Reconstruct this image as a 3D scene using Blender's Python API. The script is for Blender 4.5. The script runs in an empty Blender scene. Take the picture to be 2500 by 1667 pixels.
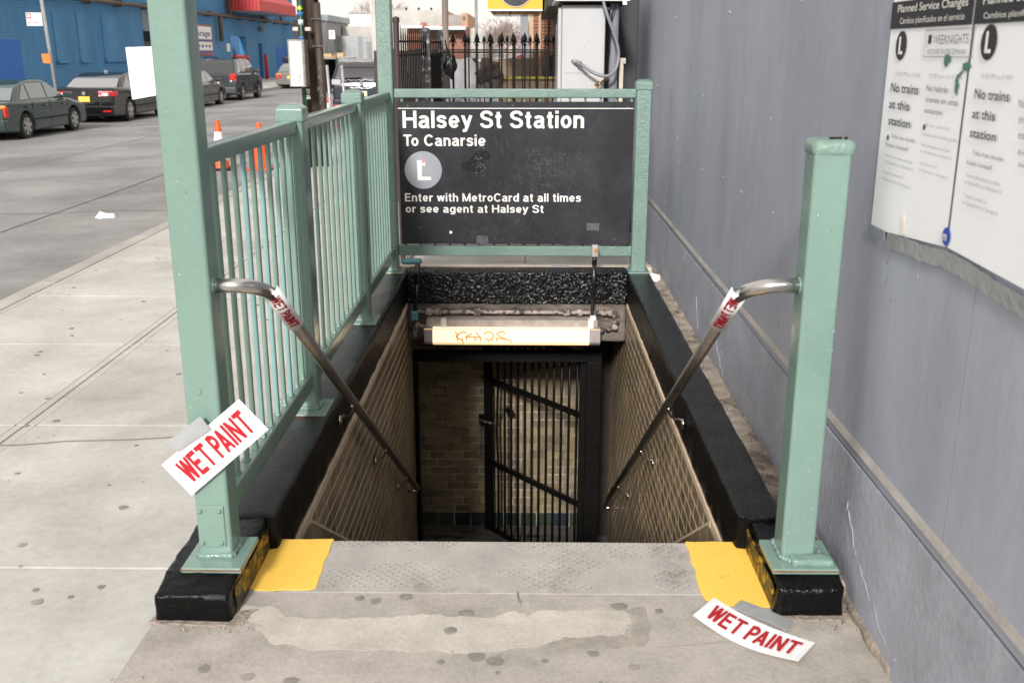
import bpy, bmesh, math, random
from mathutils import Vector, Matrix, noise
R = math.radians
random.seed(7)
SC = bpy.context.scene
COL = SC.collection
# ------------------------------------------------------------------ camera, world, sun, exposure
cd = bpy.data.cameras.new('camera'); cam = bpy.data.objects.new('camera', cd); COL.objects.link(cam)
cam.location = (0, 0, 1.6); cam.rotation_euler = (R(90 - 16.26), 0, R(.78))
cd.lens = 35.0; cd.sensor_width = 36; cd.clip_start = .05; cd.clip_end = 2000
cd.dof.use_dof = True; cd.dof.focus_distance = 5.0; cd.dof.aperture_fstop = 5.0
SC.camera = cam
SC.view_settings.view_transform = 'Standard'; SC.view_settings.look = 'None'
SC.view_settings.gamma = 1; SC.view_settings.use_curve_mapping = False
SC.view_settings.exposure = 0.5
w = bpy.data.worlds.new("World"); SC.world = w; w.use_nodes = True
nt = w.node_tree; nt.nodes.clear()
wo = nt.nodes.new('ShaderNodeOutputWorld'); bg = nt.nodes.new('ShaderNodeBackground')
sky = nt.nodes.new('ShaderNodeTexSky'); sky.sky_type = 'NISHITA'; sky.sun_disc = False
SUN_EL, SUN_AZ = R(27), R(8)      # light travels forward (+Y), slightly to +X
sky.sun_elevation = SUN_EL; sky.sun_rotation = R(180) + SUN_AZ
hs = nt.nodes.new('ShaderNodeHueSaturation'); hs.inputs['Saturation'].default_value = .1
mx = nt.nodes.new('ShaderNodeMix'); mx.data_type = 'RGBA'; mx.inputs[0].default_value = .9
mx.inputs[7].default_value = (7.7, 7.25, 6.75, 1)     # flat overcast cloud
nt.links.new(sky.outputs[0], hs.inputs['Color']); nt.links.new(hs.outputs[0], mx.inputs[6])
nt.links.new(mx.outputs[2], bg.inputs[0]); bg.inputs[1].default_value = .1
nt.links.new(bg.outputs[0], wo.inputs[0])
sd = bpy.data.lights.new('sun', 'SUN'); sd.energy = 3.0; sd.angle = R(7); sd.color = (1, .97, .93)
so = bpy.data.objects.new('sun', sd); COL.objects.link(so)
d = Vector((math.sin(SUN_AZ) * math.cos(SUN_EL), math.cos(SUN_AZ) * math.cos(SUN_EL), -math.sin(SUN_EL)))
so.rotation_euler = d.to_track_quat('-Z', 'Y').to_euler(); so.location = (0, -5, 8)

# ------------------------------------------------------------------ materials
MATS = {}
def mat(name, col, rough=.6, metal=0, var=.12, vs=3, bump=0, bs=60, spec=.5, coat=0, col2=None, c2s=1.2, c2t=(.5, .62), emit=None, es=1, rnd=0, alpha=1, trans=0, bdist=.01, stretch=(1, 1, 1), speck=0):
    if name in MATS: return MATS[name]
    m = bpy.data.materials.new(name); m.use_nodes = True; n = m.node_tree; N = n.nodes; L = n.links
    b = N['Principled BSDF']
    b.inputs['Roughness'].default_value = rough; b.inputs['Metallic'].default_value = metal
    b.inputs['Specular IOR Level'].default_value = spec; b.inputs['Coat Weight'].default_value = coat
    b.inputs['Alpha'].default_value = alpha; b.inputs['Transmission Weight'].default_value = trans
    g = N.new('ShaderNodeNewGeometry'); mp = N.new('ShaderNodeMapping'); mp.inputs['Scale'].default_value = stretch
    L.new(g.outputs['Position'], mp.inputs[0]); P = mp.outputs[0]
    c = N.new('ShaderNodeRGB'); c.outputs[0].default_value = (*col, 1); out = c.outputs[0]
    def noi(scale, det=6, ro=.6):
        t = N.new('ShaderNodeTexNoise'); t.inputs['Scale'].default_value = scale; t.inputs['Detail'].default_value = det
        t.inputs['Roughness'].default_value = ro; L.new(P, t.inputs['Vector']); return t.outputs['Fac']
    if col2:
        f = noi(c2s, 8, .65); r = N.new('ShaderNodeMapRange'); r.inputs[1].default_value = c2t[0]; r.inputs[2].default_value = c2t[1]
        L.new(f, r.inputs[0]); x = N.new('ShaderNodeMix'); x.data_type = 'RGBA'; x.inputs[7].default_value = (*col2, 1)
        L.new(r.outputs[0], x.inputs[0]); L.new(out, x.inputs[6]); out = x.outputs[2]
    if var:
        for s_, v_ in ((vs, var), (vs * 14, var * .6)) + (((230, speck),) if speck else ()):
            f = noi(s_); r = N.new('ShaderNodeMapRange'); r.inputs[1].default_value = .3; r.inputs[2].default_value = .7
            r.inputs[3].default_value = 1 - v_; r.inputs[4].default_value = 1 + v_; L.new(f, r.inputs[0])
            x = N.new('ShaderNodeVectorMath'); x.operation = 'SCALE'; L.new(out, x.inputs[0]); L.new(r.outputs[0], x.inputs['Scale']); out = x.outputs[0]
    if rnd:
        oi = N.new('ShaderNodeObjectInfo'); r = N.new('ShaderNodeMapRange'); r.inputs[3].default_value = 1 - rnd; r.inputs[4].default_value = 1 + rnd
        L.new(oi.outputs['Random'], r.inputs[0]); x = N.new('ShaderNodeVectorMath'); x.operation = 'SCALE'
        L.new(out, x.inputs[0]); L.new(r.outputs[0], x.inputs['Scale']); out = x.outputs[0]
    L.new(out, b.inputs['Base Color'])
    if bump:
        f = noi(bs, 5, .6); bn = N.new('ShaderNodeBump'); bn.inputs['Strength'].default_value = bump; bn.inputs['Distance'].default_value = bdist
        L.new(f, bn.inputs['Height']); L.new(bn.outputs[0], b.inputs['Normal'])
        if coat: L.new(bn.outputs[0], b.inputs['Coat Normal'])
    if emit:
        b.inputs['Emission Color'].default_value = (*emit, 1); b.inputs['Emission Strength'].default_value = es
    m['out'] = 0; MATS[name] = m; m['_'] = 0
    return m
GREEN = mat('green_paint', (.188, .287, .246), .18, var=.06, vs=4, bump=.3, bs=34, bdist=.004, spec=.6, col2=(.165, .272, .243), c2s=3, c2t=(.55, .8))
GREENR = mat('green_paint_rough', (.16, .255, .218), .22, var=.08, vs=8, bump=.8, bs=110, bdist=.007, spec=.7)
TEAL = mat('teal_old_paint', (.12, .32, .34), .4, var=.1, bump=.3, bs=60, bdist=.003)
BLACKC = mat('black_wet_paint', (.003, .0035, .0035), .08, var=.2, vs=9, bump=.9, bs=48, bdist=.006, spec=.18)
BLACKI = mat('black_inner_paint', (.004, .0035, .003), .3, var=.2, vs=9, bump=1, bs=160, bdist=.008, spec=.10)
BLACKT = mat('black_coping_top', (.006, .006, .007), .13, var=.3, vs=9, bump=.8, bs=75, bdist=.008, spec=.3, col2=(.010, .011, .012), c2s=6, c2t=(.5, .62))
BLACKG = mat('black_glitter_stucco', (.0035, .0035, .004), .14, var=.2, vs=9, bump=.4, bs=150, bdist=.006, spec=.35)
CONC = mat('sidewalk_concrete', (.50, .49, .46), .85, speck=.07, var=.13, vs=2.2, bump=.3, bs=120, bdist=.003, col2=(.37, .335, .295), c2s=.8, c2t=(.46, .74), rnd=.02)
APRON = mat('apron_concrete', (.41, .375, .335), .85, speck=.12, var=.16, vs=5, bump=.45, bs=140, bdist=.004, col2=(.325, .295, .26), c2s=2.6, c2t=(.48, .66))
PATCH = mat('mortar_patch', (.50, .465, .41), .85, speck=.1, var=.16, vs=6, bump=.3, bs=120, bdist=.004)
GUM = mat('gum', (.22, .20, .18), .7, var=.2, vs=30, rnd=.3)
JOINT = mat('joint_dirt', (.31, .29, .26), .95, var=.2, vs=8)
ASPH = mat('asphalt', (.285, .28, .275), .9, var=.14, vs=.8, bump=.4, bs=150, bdist=.004, speck=.12, col2=(.205, .20, .195), c2s=.5, c2t=(.42, .6))
KERB = mat('kerb_stone', (.40, .38, .345), .85, var=.15, vs=2, bump=.3, bs=70, rnd=.06)
PLATE = mat('tread_plate', (.42, .39, .365), .6, speck=.06, var=.14, vs=6, bump=.2, bs=90, bdist=.003, col2=(.27, .245, .225), c2s=5, c2t=(.55, .7))
YEL = mat('yellow_paint', (.96, .60, .10), .5, var=.04, vs=7, bump=.2, bs=90, bdist=.003, col2=(.8, .42, .03), c2s=14, c2t=(.60, .74), speck=.03)
YELB = mat('yellow_black_paint', (.42, .24, .008), .4, var=.3, vs=20, bump=.6, bs=90, col2=(.01, .009, .006), c2s=30, c2t=(.40, .5))
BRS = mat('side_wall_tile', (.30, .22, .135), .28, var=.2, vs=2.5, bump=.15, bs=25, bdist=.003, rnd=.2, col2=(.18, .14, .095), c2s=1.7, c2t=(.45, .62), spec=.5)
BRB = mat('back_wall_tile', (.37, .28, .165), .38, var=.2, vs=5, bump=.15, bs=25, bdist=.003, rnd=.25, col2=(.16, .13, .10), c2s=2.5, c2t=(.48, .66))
GROUT = mat('grout', (.66, .52, .37), .9, var=.2, vs=6)
GROUTW = mat('grout_grey', (.55, .49, .42), .9, var=.4, vs=3, col2=(.12, .11, .10), c2s=2, c2t=(.45, .6))
TGRN = mat('green_tile', (.05, .075, .05), .35, var=.25, vs=9, rnd=.15)
TBLU = mat('blue_tile', (.03, .038, .055), .35, var=.25, vs=9, rnd=.15)
TDKG = mat('dark_green_tile', (.03, .055, .045), .35, var=.25, vs=9, rnd=.15)
OLDC = mat('grimy_concrete', (.175, .145, .125), .85, var=.35, vs=7, bump=.6, bs=45, col2=(.045, .037, .032), c2s=9, c2t=(.44, .60), stretch=(.5, 1, 1.6))
STEP = mat('stair_concrete', (.16, .145, .13), .85, var=.25, vs=4, bump=.3, bs=60, col2=(.06, .055, .05), c2s=3)
STEEL = mat('brushed_steel', (.60, .575, .55), .24, 1, var=.05, vs=8, bump=.05, bs=200, stretch=(1, 1, 1))
STEELD = mat('dark_steel', (.30, .265, .235), .36, 1, var=.15, vs=8)  # darker copy of the steel, for sloping pipes and clamps
IRON = mat('black_iron', (.006, .0055, .005), .42, var=.3, vs=12, bump=.3, bs=60, spec=.18)
WALLG = mat('grey_wall_paint', (.365, .388, .462), .45, var=.06, vs=1.6, bump=.12, bs=40, col2=(.305, .325, .392), c2s=2.1, c2t=(.42, .66), spec=.35, stretch=(1, 1, .35))
WALLL = mat('grey_plinth_paint', (.355, .37, .43), .6, speck=.05, var=.14, vs=4, bump=.5, bs=30, bdist=.006, col2=(.40, .41, .45), c2s=7, c2t=(.64, .7))
BATTEN = mat('worn_batten', (.37, .345, .32), .8, var=.2, vs=7)
RUBBLE = mat('dusty_rubble', (.34, .285, .235), .95, var=.35, vs=14, bump=.9, bs=70, bdist=.01, col2=(.16, .13, .11), c2s=9)
PAPER = mat('white_paper', (.93, .94, .98), .5, var=.02)
PAPERW = mat('notice_card', (.9, .9, .9), .45, var=0)
INK = mat('black_ink', (.02, .02, .022), .5, var=0)
INKG = mat('grey_ink', (.42, .42, .45), .5, var=0)
INKM = mat('mid_grey_ink', (.2, .2, .22), .5, var=0)
RED = mat('red_ink', (.47, .008, .018), .45, var=0)
TAPE = mat('duct_tape', (.40, .41, .42), .38, .25, var=.12, vs=12, bump=.4, bs=35, bdist=.006)
TAPED = mat('wrinkled_duct_tape', (.33, .335, .345), .3, .2, var=.12, vs=12, bump=.5, bs=22, bdist=.006)
WHT = mat('sign_white', (.82, .80, .77), .4, var=.04, vs=10)
SIGN = mat('sign_enamel', (.019, .019, .024), .5, var=.3, vs=2, spec=.3, bump=.1, bs=30, bdist=.003, col2=(.036, .036, .041), c2s=3, c2t=(.44, .68))
CREAM = mat('cream_concrete', (.58, .50, .42), .8, var=.12, vs=6)
# ------------------------------------------------------------------ mesh builder
class MB:
    def __init__(s): s.v = []; s.f = []; s.mi = []
    def add(s, vs, fs, mi=0):
        o = len(s.v); s.v += [tuple(p) for p in vs]; s.f += [tuple(i + o for i in f) for f in fs]; s.mi += [mi] * len(fs); return s
    def box(s, x0, x1, y0, y1, z0, z1, mi=0):
        return s.add([(x0, y0, z0), (x1, y0, z0), (x1, y1, z0), (x0, y1, z0), (x0, y0, z1), (x1, y0, z1), (x1, y1, z1), (x0, y1, z1)],
              [(0, 3, 2, 1), (4, 5, 6, 7), (0, 1, 5, 4), (1, 2, 6, 5), (2, 3, 7, 6), (3, 0, 4, 7)], mi)
    def bar(s, a, b, wd, ht, up=(0, 0, 1), mi=0):
        a = Vector(a); b = Vector(b); dd = (b - a).normalized(); u = Vector(up); sx = dd.cross(u).normalized() * wd / 2; u = sx.cross(dd).normalized() * ht / 2
        return s.add([a - sx - u, a + sx - u, a + sx + u, a - sx + u, b - sx - u, b + sx - u, b + sx + u, b - sx + u],
              [(0, 1, 2, 3), (7, 6, 5, 4), (1, 0, 4, 5), (2, 1, 5, 6), (3, 2, 6, 7), (0, 3, 7, 4)], mi)
    def tube(s, pts, r, n=10, mi=0, cap=True):
        pts = [Vector(p) for p in pts]; rs = r if isinstance(r, (list, tuple)) else [r] * len(pts); vs = []; fs = []
        t = (pts[1] - pts[0]).normalized(); ref = Vector((0, 0, 1)) if abs(t.z) < .9 else Vector((1, 0, 0)); a = t.cross(ref).normalized()
        for i, p in enumerate(pts):
            t = (pts[min(i + 1, len(pts) - 1)] - pts[max(i - 1, 0)]).normalized()
            a = (a - t * a.dot(t)).normalized(); b = t.cross(a)
            for k in range(n):
                q = 2 * math.pi * k / n; vs.append(p + (a * math.cos(q) + b * math.sin(q)) * rs[i])
        for i in range(len(pts) - 1):
            for k in range(n):
                fs.append((i * n + k, i * n + (k + 1) % n, (i + 1) * n + (k + 1) % n, (i + 1) * n + k))
        if cap: fs.append(tuple(range(n))[::-1]); fs.append(tuple((len(pts) - 1) * n + k for k in range(n)))
        return s.add(vs, fs, mi)
    def lathe(s, prof, c=(0, 0, 0), n=16, axis='z', mi=0, caps=True):
        vs = []; fs = []
        for r, h in prof:
            for k in range(n):
                q = 2 * math.pi * k / n; x, y = r * math.cos(q), r * math.sin(q)
                p = (x, y, h) if axis == 'z' else ((h, x, y) if axis == 'x' else (x, h, y))
                vs.append((c[0] + p[0], c[1] + p[1], c[2] + p[2]))
        m = len(prof)
        for i in range(m - 1):
            for k in range(n): fs.append((i * n + k, i * n + (k + 1) % n, (i + 1) * n + (k + 1) % n, (i + 1) * n + k))
        if caps: fs.append(tuple(range(n))[::-1]); fs.append(tuple((m - 1) * n + k for k in range(n)))
        return s.add(vs, fs, mi)
    def prism(s, poly, vec, mi=0):
        n = len(poly); v = Vector(vec); vs = [Vector(p) for p in poly]; vs += [p + v for p in vs]
        return s.add(vs, [tuple(range(n))[::-1], tuple(range(n, 2 * n))] + [(i, (i + 1) % n, n + (i + 1) % n, n + i) for i in range(n)], mi)
    def build(s, name, m, parent=None, smooth=False, bevel=0, seg=2, kind=None, loc=None, fix=True):
        me = bpy.data.meshes.new(name); me.from_pydata(s.v, [], s.f)
        if not isinstance(m, (list, tuple)): m = [m]
        for q in m: me.materials.append(q)
        for p, i in zip(me.polygons, s.mi): p.material_index = i; p.use_smooth = smooth
        if fix:
            b = bmesh.new(); b.from_mesh(me); bmesh.ops.recalc_face_normals(b, faces=b.faces); b.to_mesh(me); b.free()
        o = bpy.data.objects.new(name, me); COL.objects.link(o)
        if parent: o.parent = parent
        if loc: o.location = loc
        if kind: o['kind'] = kind
        if bevel:
            bv = o.modifiers.new('bevel', 'BEVEL'); bv.width = bevel; bv.segments = seg; bv.limit_method = 'ANGLE'; bv.angle_limit = R(40); bv.harden_normals = False
            for p in me.polygons: p.use_smooth = True
            if True:
                wn = o.modifiers.new('wn', 'WEIGHTED_NORMAL'); wn.keep_sharp = False
        return o
def tag(o, label=None, cat=None, group=None, kind=None):
    if label: o['label'] = label
    if cat: o['category'] = cat
    if group: o['group'] = group
    if kind: o['kind'] = kind
    return o
def thing(name, label, cat, group=None, loc=(0, 0, 0)):
    o = bpy.data.objects.new(name, None); COL.objects.link(o); o.location = loc; o.empty_display_size = .1
    return tag(o, label, cat, group)
def B(name, m, parent, *a, bevel=0, seg=2, kind=None):
    return MB().box(*a).build(name, m, parent, bevel=bevel, seg=seg, kind=kind)
def copy_tree(o, parent=None):
    c = o.copy(); COL.objects.link(c); c.parent = parent
    for ch in list(o.children): copy_tree(ch, c)
    return c
def text(name, body, org, right, up, width, cap, m, parent=None, bold=.012, depth=.0006):
    cu = bpy.data.curves.new(name, 'FONT'); cu.body = body; cu.size = 1; cu.offset = bold; cu.resolution_u = 4; cu.fill_mode = 'FRONT'
    o = bpy.data.objects.new('tmp', cu); COL.objects.link(o); bpy.context.view_layer.update()
    me = bpy.data.meshes.new_from_object(o.evaluated_get(bpy.context.evaluated_depsgraph_get()))
    bpy.data.objects.remove(o); bpy.data.curves.remove(cu)
    xs = [v.co.x for v in me.vertices]; x0, x1 = min(xs), max(xs)
    right = Vector(right).normalized(); up = Vector(up).normalized(); nrm = right.cross(up); org = Vector(org)
    sx = width / (x1 - x0); sy = cap / .729
    for v in me.vertices: v.co = org + right * ((v.co.x - x0) * sx) + up * (v.co.y * sy) + nrm * depth
    me.name = name; me.materials.clear(); me.materials.append(m)
    o = bpy.data.objects.new(name, me); COL.objects.link(o); o.parent = parent; return o
def A_(cx, cy, rx, ry, a0, a1, n=14):
    return [(cx + rx * math.cos(R(a0 + (a1 - a0) * i / n)), cy + ry * math.sin(R(a0 + (a1 - a0) * i / n))) for i in range(n + 1)]
# grotesque letters as centre lines: cap height 1, x height .73 (outer edges); W_ is the stroke
W_ = .16; h_ = W_ / 2; XH = .73; xm = XH - h_
def bowl(cx, rx=.195): return A_(cx, XH / 2, rx, XH / 2 - h_, 0, 360, 26)
GL = {
 'H': (.72, [[(h_, 0), (h_, 1)], [(.64, 0), (.64, 1)], [(h_, .52), (.64, .52)]]),
 'T': (.64, [[(0, 1 - h_), (.64, 1 - h_)], [(.32, 0), (.32, 1 - h_)]]),
 'E': (.60, [[(h_, 0), (h_, 1)], [(h_, 1 - h_), (.59, 1 - h_)], [(h_, .52), (.54, .52)], [(h_, h_), (.6, h_)]]),
 'M': (.84, [[(h_, 0), (h_, 1)], [(.76, 0), (.76, 1)], [(h_ + .02, .95), (.42, .03)], [(.74, .95), (.42, .03)]]),
 'S': (.67, [[(.585, .72)] + A_(.335, .745, .245, .18, 10, 180, 14) + [(.11, .66), (.2, .57), (.335, .525), (.47, .485), (.565, .40)] + A_(.335, .265, .255, .19, 20, -180, 16)]),
 'C': (.72, [A_(.38, .5, .30, .43, 38, 322, 30)]),
 'a': (.57, [A_(.27, .52, .185, .13, 165, 0, 10) + [(.455, .5), (.455, .12), (.49, .06), (.56, .065)], [(.455, .43), (.40, .405), (.25, .385), (.14, .34), (.085, .24), (.10, .14), (.19, .07), (.30, .07), (.40, .13), (.455, .24)]]),
 'l': (.17, [[(h_, 0), (h_, 1)]]),
 'i': (.17, [[(h_, 0), (h_, XH)], [(h_, .84), (h_, 1)]]),
 's': (.52, [[(.44, .51)] + A_(.26, .535, .17, .125, 10, 180, 10) + [(.10, .47), (.17, .415), (.26, .385), (.37, .355), (.43, .28)] + A_(.255, .20, .18, .13, 20, -175, 12)]),
 'e': (.57, [[(.10, .345), (.47, .345)], [(.475, .345)] + A_(.285, .365, .195, .285, 0, 325, 26)]),
 'y': (.54, [[(.06, XH), (.285, .06)], [(.49, XH), (.26, .0), (.215, -.12), (.16, -.155), (.06, -.145)]]),
 't': (.35, [[(.17, .93), (.17, .14), (.21, .07), (.33, .075)], [(.02, XH - h_ * .8), (.33, XH - h_ * .8)]]),
 'o': (.57, [bowl(.285)]),
 'n': (.54, [[(h_, 0), (h_, XH)], [(h_, .46)] + A_(.275, .46, .185, .19, 170, 0, 12) + [(.46, 0)]]),
 'r': (.36, [[(h_, 0), (h_, XH)], [(h_, .40), (.11, .53), (.20, .63), (.36, .645)]]),
 'w': (.78, [[(.06, XH), (.22, .03)], [(.38, XH), (.22, .03)], [(.40, XH), (.56, .03)], [(.72, XH), (.56, .03)]]),
 'h': (.54, [[(h_, 0), (h_, 1)], [(h_, .46)] + A_(.275, .46, .185, .19, 170, 0, 12) + [(.46, 0)]]),
 'd': (.58, [bowl(.28), [(.5, 0), (.5, 1)]]),
 'm': (.84, [[(h_, 0), (h_, XH)], [(h_, .48)] + A_(.25, .48, .165, .17, 170, 0, 10) + [(.415, 0)], [(.415, .48)] + A_(.59, .48, .165, .17, 170, 0, 10) + [(.755, 0)]]),
 'g': (.58, [bowl(.28), [(.5, XH), (.5, -.02)] + A_(.285, -.02, .205, .13, 0, -160, 12)]),
 'W': (.80, [[(.06, 1), (.22, .03)], [(.40, 1), (.22, .03)], [(.40, 1), (.58, .03)], [(.74, 1), (.58, .03)]]),
 'P': (.56, [[(h_, 0), (h_, 1)], [(h_, 1 - h_), (.28, 1 - h_)] + A_(.28, .70, .2, .22, 90, -90, 12) + [(h_, .48)]]),
 'A': (.62, [[(.07, 0), (.31, .97)], [(.55, 0), (.31, .97)], [(.16, .27), (.46, .27)]]),
 'I': (.18, [[(.09, 0), (.09, 1)]]),
 'N': (.62, [[(h_, 0), (h_, 1)], [(.54, 0), (.54, 1)], [(h_, .96), (.54, .04)]]),
}
GAP = {'T': {'o': -.13}, 'W': {'E': -.02}, 'P': {'A': -.10}, 'A': {'I': 0}}
def glyphs(name, body, org, right, up, width, cap, m, parent, wt=1.0, gap=.105, space=.33, depth=.0006, fn=None):
    """each letter one mesh built from mitred strokes; fn maps unit text coordinates to the surface"""
    x = 0; lay = []
    for i, ch in enumerate(body):
        if ch == ' ': x += space; continue
        lay.append((ch, x)); x += GL[ch][0] + gap
        if i + 1 < len(body): x += GAP.get(ch, {}).get(body[i + 1], 0)
    tot = x - gap; sx = width / tot; sy = cap
    right = Vector(right).normalized(); up = Vector(up).normalized(); nrm = right.cross(up); org = Vector(org)
    for ch, x0 in lay:
        mb = MB(); lift = 0
        for st in GL[ch][1]:
            if fn and wt < 1.2:
                s2 = [st[0]]
                for a, b in zip(st, st[1:]):
                    k_ = max(1, int(math.dist(a, b) / .07)); s2 += [(a[0] + (b[0] - a[0]) * j / k_, a[1] + (b[1] - a[1]) * j / k_) for j in range(1, k_ + 1)]
                st = s2
            hw = W_ / 2 * wt; n = len(st); closed = math.dist(st[0], st[-1]) < 1e-3 and n > 3; vs = []
            for i in range(n):
                p = Vector(st[i]); a = Vector(st[i - 1]) if i else (Vector(st[-2]) if closed else None); b = Vector(st[i + 1]) if i < n - 1 else (Vector(st[1]) if closed else None)
                d1 = (p - a).normalized() if a is not None else None; d2 = (b - p).normalized() if b is not None else None
                dd = (d1 + d2).normalized() if d1 is not None and d2 is not None else (d1 if d1 is not None else d2)
                nn = Vector((-dd.y, dd.x)); k = 1 / max(.6, nn.dot(Vector((-(d2 or d1).y, (d2 or d1).x))))
                # slanted strokes end level with the line
                q1, q2 = p + nn * hw * k, p - nn * hw * k
                if (i == 0 or i == n - 1) and not closed and .15 < abs(dd.x) < .75 and n == 2:
                    q1 = Vector((p.x - math.copysign(hw / abs(dd.y), dd.y), p.y)); q2 = Vector((p.x + math.copysign(hw / abs(dd.y), dd.y), p.y))
                vs += [q1, q2]
            P3 = []
            for q in vs:
                u, v = (x0 + q.x) * sx, q.y * sy
                P3.append(fn(u, v, depth + lift) if fn else org + right * u + up * v + nrm * (depth + lift))
            mb.add(P3, [(2 * i, 2 * i + 1, 2 * i + 3, 2 * i + 2) for i in range(n - 1)]); lift += .00008
        o = mb.build(name, m, parent, fix=False)
def smoothp(p, n=5):
    out = []; P_ = [Vector(q) for q in p]; P_ = [P_[0]] + P_ + [P_[-1]]
    for i in range(1, len(P_) - 2):
        for k in range(n):
            t = k / n; a, b, c, d_ = P_[i - 1:i + 3]; out.append(.5 * ((2 * b) + (c - a) * t + (2 * a - 5 * b + 4 * c - d_) * t * t + (3 * b - a - 3 * c + d_) * t ** 3))
    return out + [P_[-2]]
def lumpy(name, m, parent, x0, x1, y0, y1, z0, z1, res=.025, amp=.006, rad=.02, freq=9, fn=None, smooth=True):
    """rounded box on a fine grid, pushed about by noise like thick old paint on concrete"""
    bm = bmesh.new()
    nx, ny, nz = [max(1, min(190, int(round((b - a) / res)))) for a, b in ((x0, x1), (y0, y1), (z0, z1))]
    key = {}
    def V(i, j, k):
        if (i, j, k) not in key:
            p = Vector((x0 + (x1 - x0) * i / nx, y0 + (y1 - y0) * j / ny, z0 + (z1 - z0) * k / nz))
            c = Vector((min(max(p.x, x0 + rad), x1 - rad), min(max(p.y, y0 + rad), y1 - rad), min(max(p.z, z0 + rad), z1 - rad)))
            dd = p - c
            if dd.length > 1e-6: p = c + dd.normalized() * rad
            n1 = noise.noise_vector(p * freq) * amp + noise.noise_vector(p * freq * 4) * amp * .45
            p = p + n1
            if fn: p = fn(p)
            key[(i, j, k)] = bm.verts.new(p)
        return key[(i, j, k)]
    def F(*q):
        try: bm.faces.new([V(*a) for a in q])
        except ValueError: pass
    for i in range(nx):
        for j in range(ny):
            for k in (0, nz): F((i, j, k), (i + 1, j, k), (i + 1, j + 1, k), (i, j + 1, k))
    for i in range(nx):
        for k in range(nz):
            for j in (0, ny): F((i, j, k), (i + 1, j, k), (i + 1, j, k + 1), (i, j, k + 1))
    for j in range(ny):
        for k in range(nz):
            for i in (0, nx): F((i, j, k), (i, j + 1, k), (i, j + 1, k + 1), (i, j, k + 1))
    bmesh.ops.recalc_face_normals(bm, faces=bm.faces)
    ms = m if isinstance(m, (list, tuple)) else [m]
    for f in bm.faces:
        f.smooth = smooth
        if len(ms) > 1 and f.normal.z > .6: f.material_index = 1
    me = bpy.data.meshes.new(name); bm.to_mesh(me); bm.free()
    for q in ms: me.materials.append(q)
    o = bpy.data.objects.new(name, me); COL.objects.link(o)
    if parent: o.parent = parent
    return o
def grid_holes(u0, u1, z0, z1, holes, emit):
    us = sorted({u0, u1, *[h[0] for h in holes], *[h[1] for h in holes]}); zs = sorted({z0, z1, *[h[2] for h in holes], *[h[3] for h in holes]})
    for a, b in zip(us, us[1:]):
        for c, e in zip(zs, zs[1:]):
            mu, mz = (a + b) / 2, (c + e) / 2
            if not any(h[0] < mu < h[1] and h[2] < mz < h[3] for h in holes): emit(a, b, c, e)

# ================================================================== GROUND
def frame_quads(x0, x1, y0, y1, hx0, hx1, hy0, hy1, z):
    m = MB()
    for a, b, c, e in ((x0, hx0, y0, y1), (hx1, x1, y0, y1), (hx0, hx1, y0, hy0), (hx0, hx1, hy1, y1)):
        m.add([(a, c, z), (b, c, z), (b, e, z), (a, e, z)], [(0, 1, 2, 3)])
    return m
o = frame_quads(-600, 600, -60, 1100, -2.6, 1.4, 2.9, 8.3, -.32).build('ground', mat('far_ground', (.2, .19, .17), .95, vs=.05)); tag(o, 'flat grey ground reaching the horizon', kind='structure')
m = MB()
ys = [-6 + 2 * i for i in range(48)]
for a, b in zip(ys, ys[1:]):
    for (xa, za), (xb, zb) in (((-3.50, -.14), (-7.5, -.2)), ((-7.5, -.2), (-12.35, -.25))):
        m.add([(xb, a, zb), (xa, a, za), (xa, b, za), (xb, b, zb)], [(0, 1, 2, 3)])
road = tag(m.build('road', ASPH), 'worn grey asphalt street beside the sidewalk', kind='structure')
# tar seams / lighter wheel tracks as thin sheets
m = MB()
for x, wd in ((-5.35, .022), (-8.2, .03)):
    for k in range(20):
        y = 2 + k * 2.6; x1 = x + .05 * math.sin(k * 2.3); x2 = x + .05 * math.sin((k + 1) * 2.3)
        z = -.14 - .06 * (-3.5 - x) / 4 + .006
        m.add([(x1 - wd / 2, y, z), (x1 + wd / 2, y, z), (x2 + wd / 2, y + 2.6, z), (x2 - wd / 2, y + 2.6, z)], [(0, 1, 2, 3)])
for y in (11.2, 17.5, 26, 38):
    n0 = [(-3.6 - i * .55, y + .12 * math.sin(i * 1.7 + y)) for i in range(16)]
    for (xa, ya), (xb, yb) in zip(n0, n0[1:]):
        za = -.14 - (.06 * (-3.5 - xa) / 4 if xa > -7.5 else .06 + .05 * (-7.5 - xa) / 4.85) + .006
        m.add([(xa, ya, za), (xa, ya + .018, za), (xb, yb + .018, za), (xb, yb, za)], [(0, 1, 2, 3)])
m.build('tar_seam', mat('tar', (.175, .17, .165), .8), road)
# sidewalk base with hole, then flags
o = frame_quads(-3.38, 1.0, -4, 60, -1.08, 1.0, 2.58, 6.9, -.012).build('sidewalk', JOINT); tag(o, 'pale concrete sidewalk beside the stair entrance', kind='structure'); SW = o
def flag(x0, x1, y0, y1, mt=CONC, par=None):
    g = .0035; me = MB().box(x0 + g, x1 - g, y0 + g, y1 - g, -.05, random.uniform(-.001, .001))
    me.build('paving_flag', mt, par or SW, bevel=.005, seg=1)
yj = [-1, .35, 1.6, 2.86, 4.13, 5.40, 6.55, 7.75, 9.0, 10.3, 11.6, 12.9, 14.2, 15.5]
for a, b in zip(yj, yj[1:]):
    flag(-3.375, -2.23, a, b); flag(-2.23, -1.075, a, b)
    if a >= 6.5: flag(-1.075, .0, max(a, 7.02), b); flag(.0, .97, max(a, 7.02), b)
for k in range(9): flag(-3.375, -1.0, 15.5 + k * 2.6, 18.1 + k * 2.6); flag(-1.0, 1.0, 15.5 + k * 2.6, 18.1 + k * 2.6)
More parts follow.
